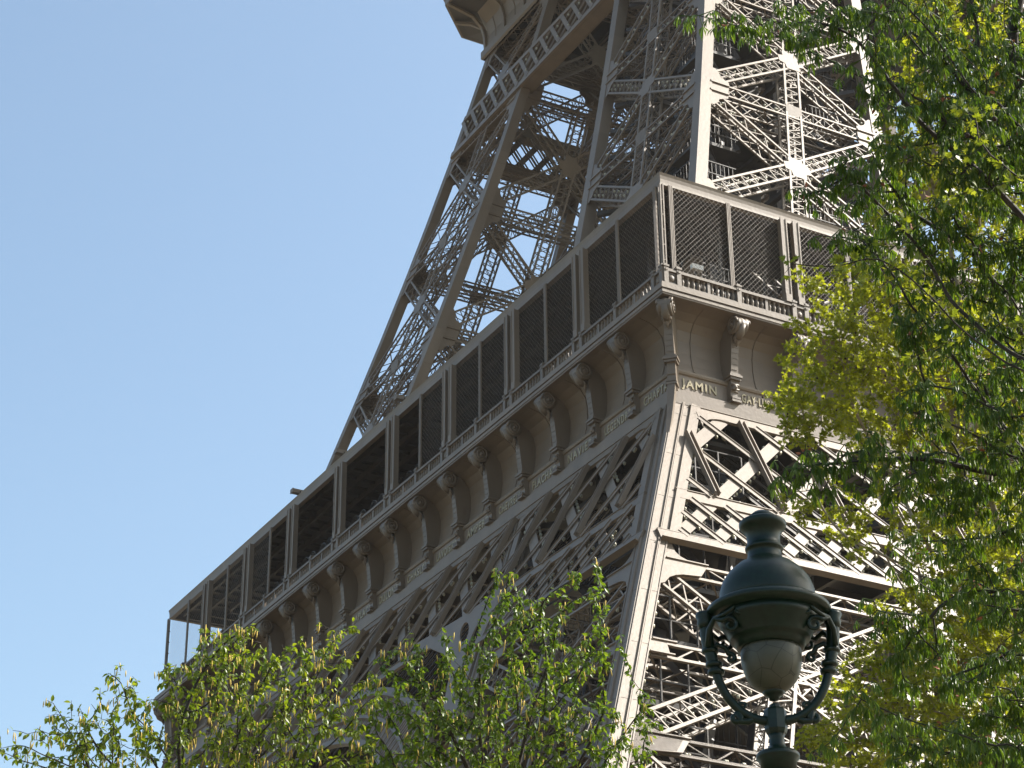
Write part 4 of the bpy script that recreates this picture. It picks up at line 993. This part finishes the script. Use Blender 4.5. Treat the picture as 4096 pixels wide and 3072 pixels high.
tree('plane_tree', 'sunlit yellow-green tree with tiny young leaves and many seed balls, behind the street lamp', [(1750, 610, 45), (1800, 660, 60), (1840, 610, 60), (1930, 640, 100), (2080, 600, 110), (1720, 700, 35), (1730, 770, 55), (1830, 760, 100), (1950, 780, 120), (2100, 760, 130), (1690, 860, 48), (1660, 880, 25), (1770, 880, 95), (1900, 900, 120), (2050, 900, 130), (2180, 900, 130), (1720, 930, 50), (2100, 1050, 130), (2080, 1300, 110), (2180, 1380, 110), (2150, 1250, 90), (1960, 1420, 80), (2050, 1400, 100), (2200, 1500, 100), (2120, 1330, 90), (2180, 1150, 90), (1960, 1080, 90), (1830, 1120, 60), (1740, 1100, 45), (1690, 1085, 28), (1850, 1180, 45), (2050, 1200, 120), (2180, 1200, 120), (1950, 1330, 80), (1890, 1450, 85), (1810, 1500, 55), (1760, 1590, 48), (1850, 1600, 100), (1980, 1520, 120), (2120, 1450, 130), (2000, 1640, 130), (2180, 1620, 130), (2150, 480, 100), (2200, 330, 70), (2120, 120, 90), (2000, 190, 60), (1930, 130, 60), (1960, 300, 90), (2060, 300, 110), (1980, 420, 90), (2080, 430, 110), (2180, 180, 110), (1900, 500, 50), (2030, 30, 90), (2180, 40, 80)],
     40, 1.5, 330, [(2400, 600, 200), (2450, 1100, 250), (2350, 1500, 250), (2200, 1950, 350), (2300, 200, 200)], 14, (2330, 1700), (2330, 1500),   .13, 2.0, .16, .0040, .28, BARK_L, 'star', 13, PLANE, 10.0, .082, .016, fruit=(.02, .28), wob=.5)
tree('plane_tree', 'nearer tree with larger pale lobed leaves and big dark seed balls, upper right', [(1710, 550, 30), (1740, 590, 25), (1810, 570, 45), (1860, 600, 40), (1960, 400, 50), (1900, 540, 50), (2050, 430, 70), (1990, 560, 60), (2100, 250, 80), (1960, 780, 50), (2020, 900, 60), (2180, 700, 80)],
     17, .6, 190, [(2400, 500, 200), (2450, 900, 250)], 60, (2500, 1700), (2450, 1000), .1, 1.2, .16, .003, .14, BARK_D, 'star', 14, PLANE2, 3.2, .07, .008, fruit=(.022, .25), wob=.4)
tree('chestnut_tree', 'dark green tree with drooping fingered leaves filling the right edge of the view', [(1490, 35, 26), (1560, 40, 26), (1610, 20, 20), (1670, 50, 40), (1730, 100, 38), (1700, 20, 40), (1820, 30, 60), (1880, 30, 60), (1960, 20, 80), (1880, 180, 55), (1920, 350, 70), (2060, 220, 90), (2190, 250, 110), (1900, 90, 80), (2050, 120, 110), (2180, 80, 110), (1950, 260, 95), (2100, 300, 130), (2200, 420, 140), (1850, 370, 70), (1745, 430, 45), (1900, 470, 95), (2030, 520, 110), (2180, 620, 130), (1740, 500, 32), (2000, 700, 90), (2120, 780, 110), (2200, 900, 130), (1990, 880, 70), (1880, 1000, 85), (1740, 1010, 70), (1670, 990, 35), (2050, 1020, 110), (2190, 1080, 110), (1960, 1180, 60), (2080, 1230, 100), (2200, 1300, 120), (1900, 1330, 55), (1990, 1420, 80), (2120, 1480, 110), (1880, 1490, 42), (1950, 1600, 80), (2100, 1640, 120), (2210, 1560, 110), (1780, 1620, 30)],
     19, .9, 420, [(2400, 300, 250), (2420, 800, 300), (2400, 1300, 300), (2250, -150, 220), (2020, -120, 120), (2350, 1700, 300)]+SHADE, 60, (2520, 1700), (2440, 1100), .09, 1.3, .13, .0055, .15, BARK_D, 'palmate', 15, CHEST, 2.5, .128, .015, droop=.15, wob=.3, shade_limb=LP+SUN*6.6)

# ------------------------------------------------------------------ spring haze in the air
hb_ = MB(); hb_.box((-130, -160, -1), (190, 190, 128)); hz, hn, hl, hp = newmat('haze_air'); hn.remove(hp)
pv = hn.new('ShaderNodeVolumePrincipled'); pv.inputs['Color'].default_value = (1.0, 0.97, 0.93, 1); pv.inputs['Density'].default_value = 0.00008; pv.inputs['Anisotropy'].default_value = 0.2
hl.new(pv.outputs[0], hn['Material Output'].inputs['Volume'])
tag(link('haze', hb_.mesh('haze', hz)), kind='stuff')
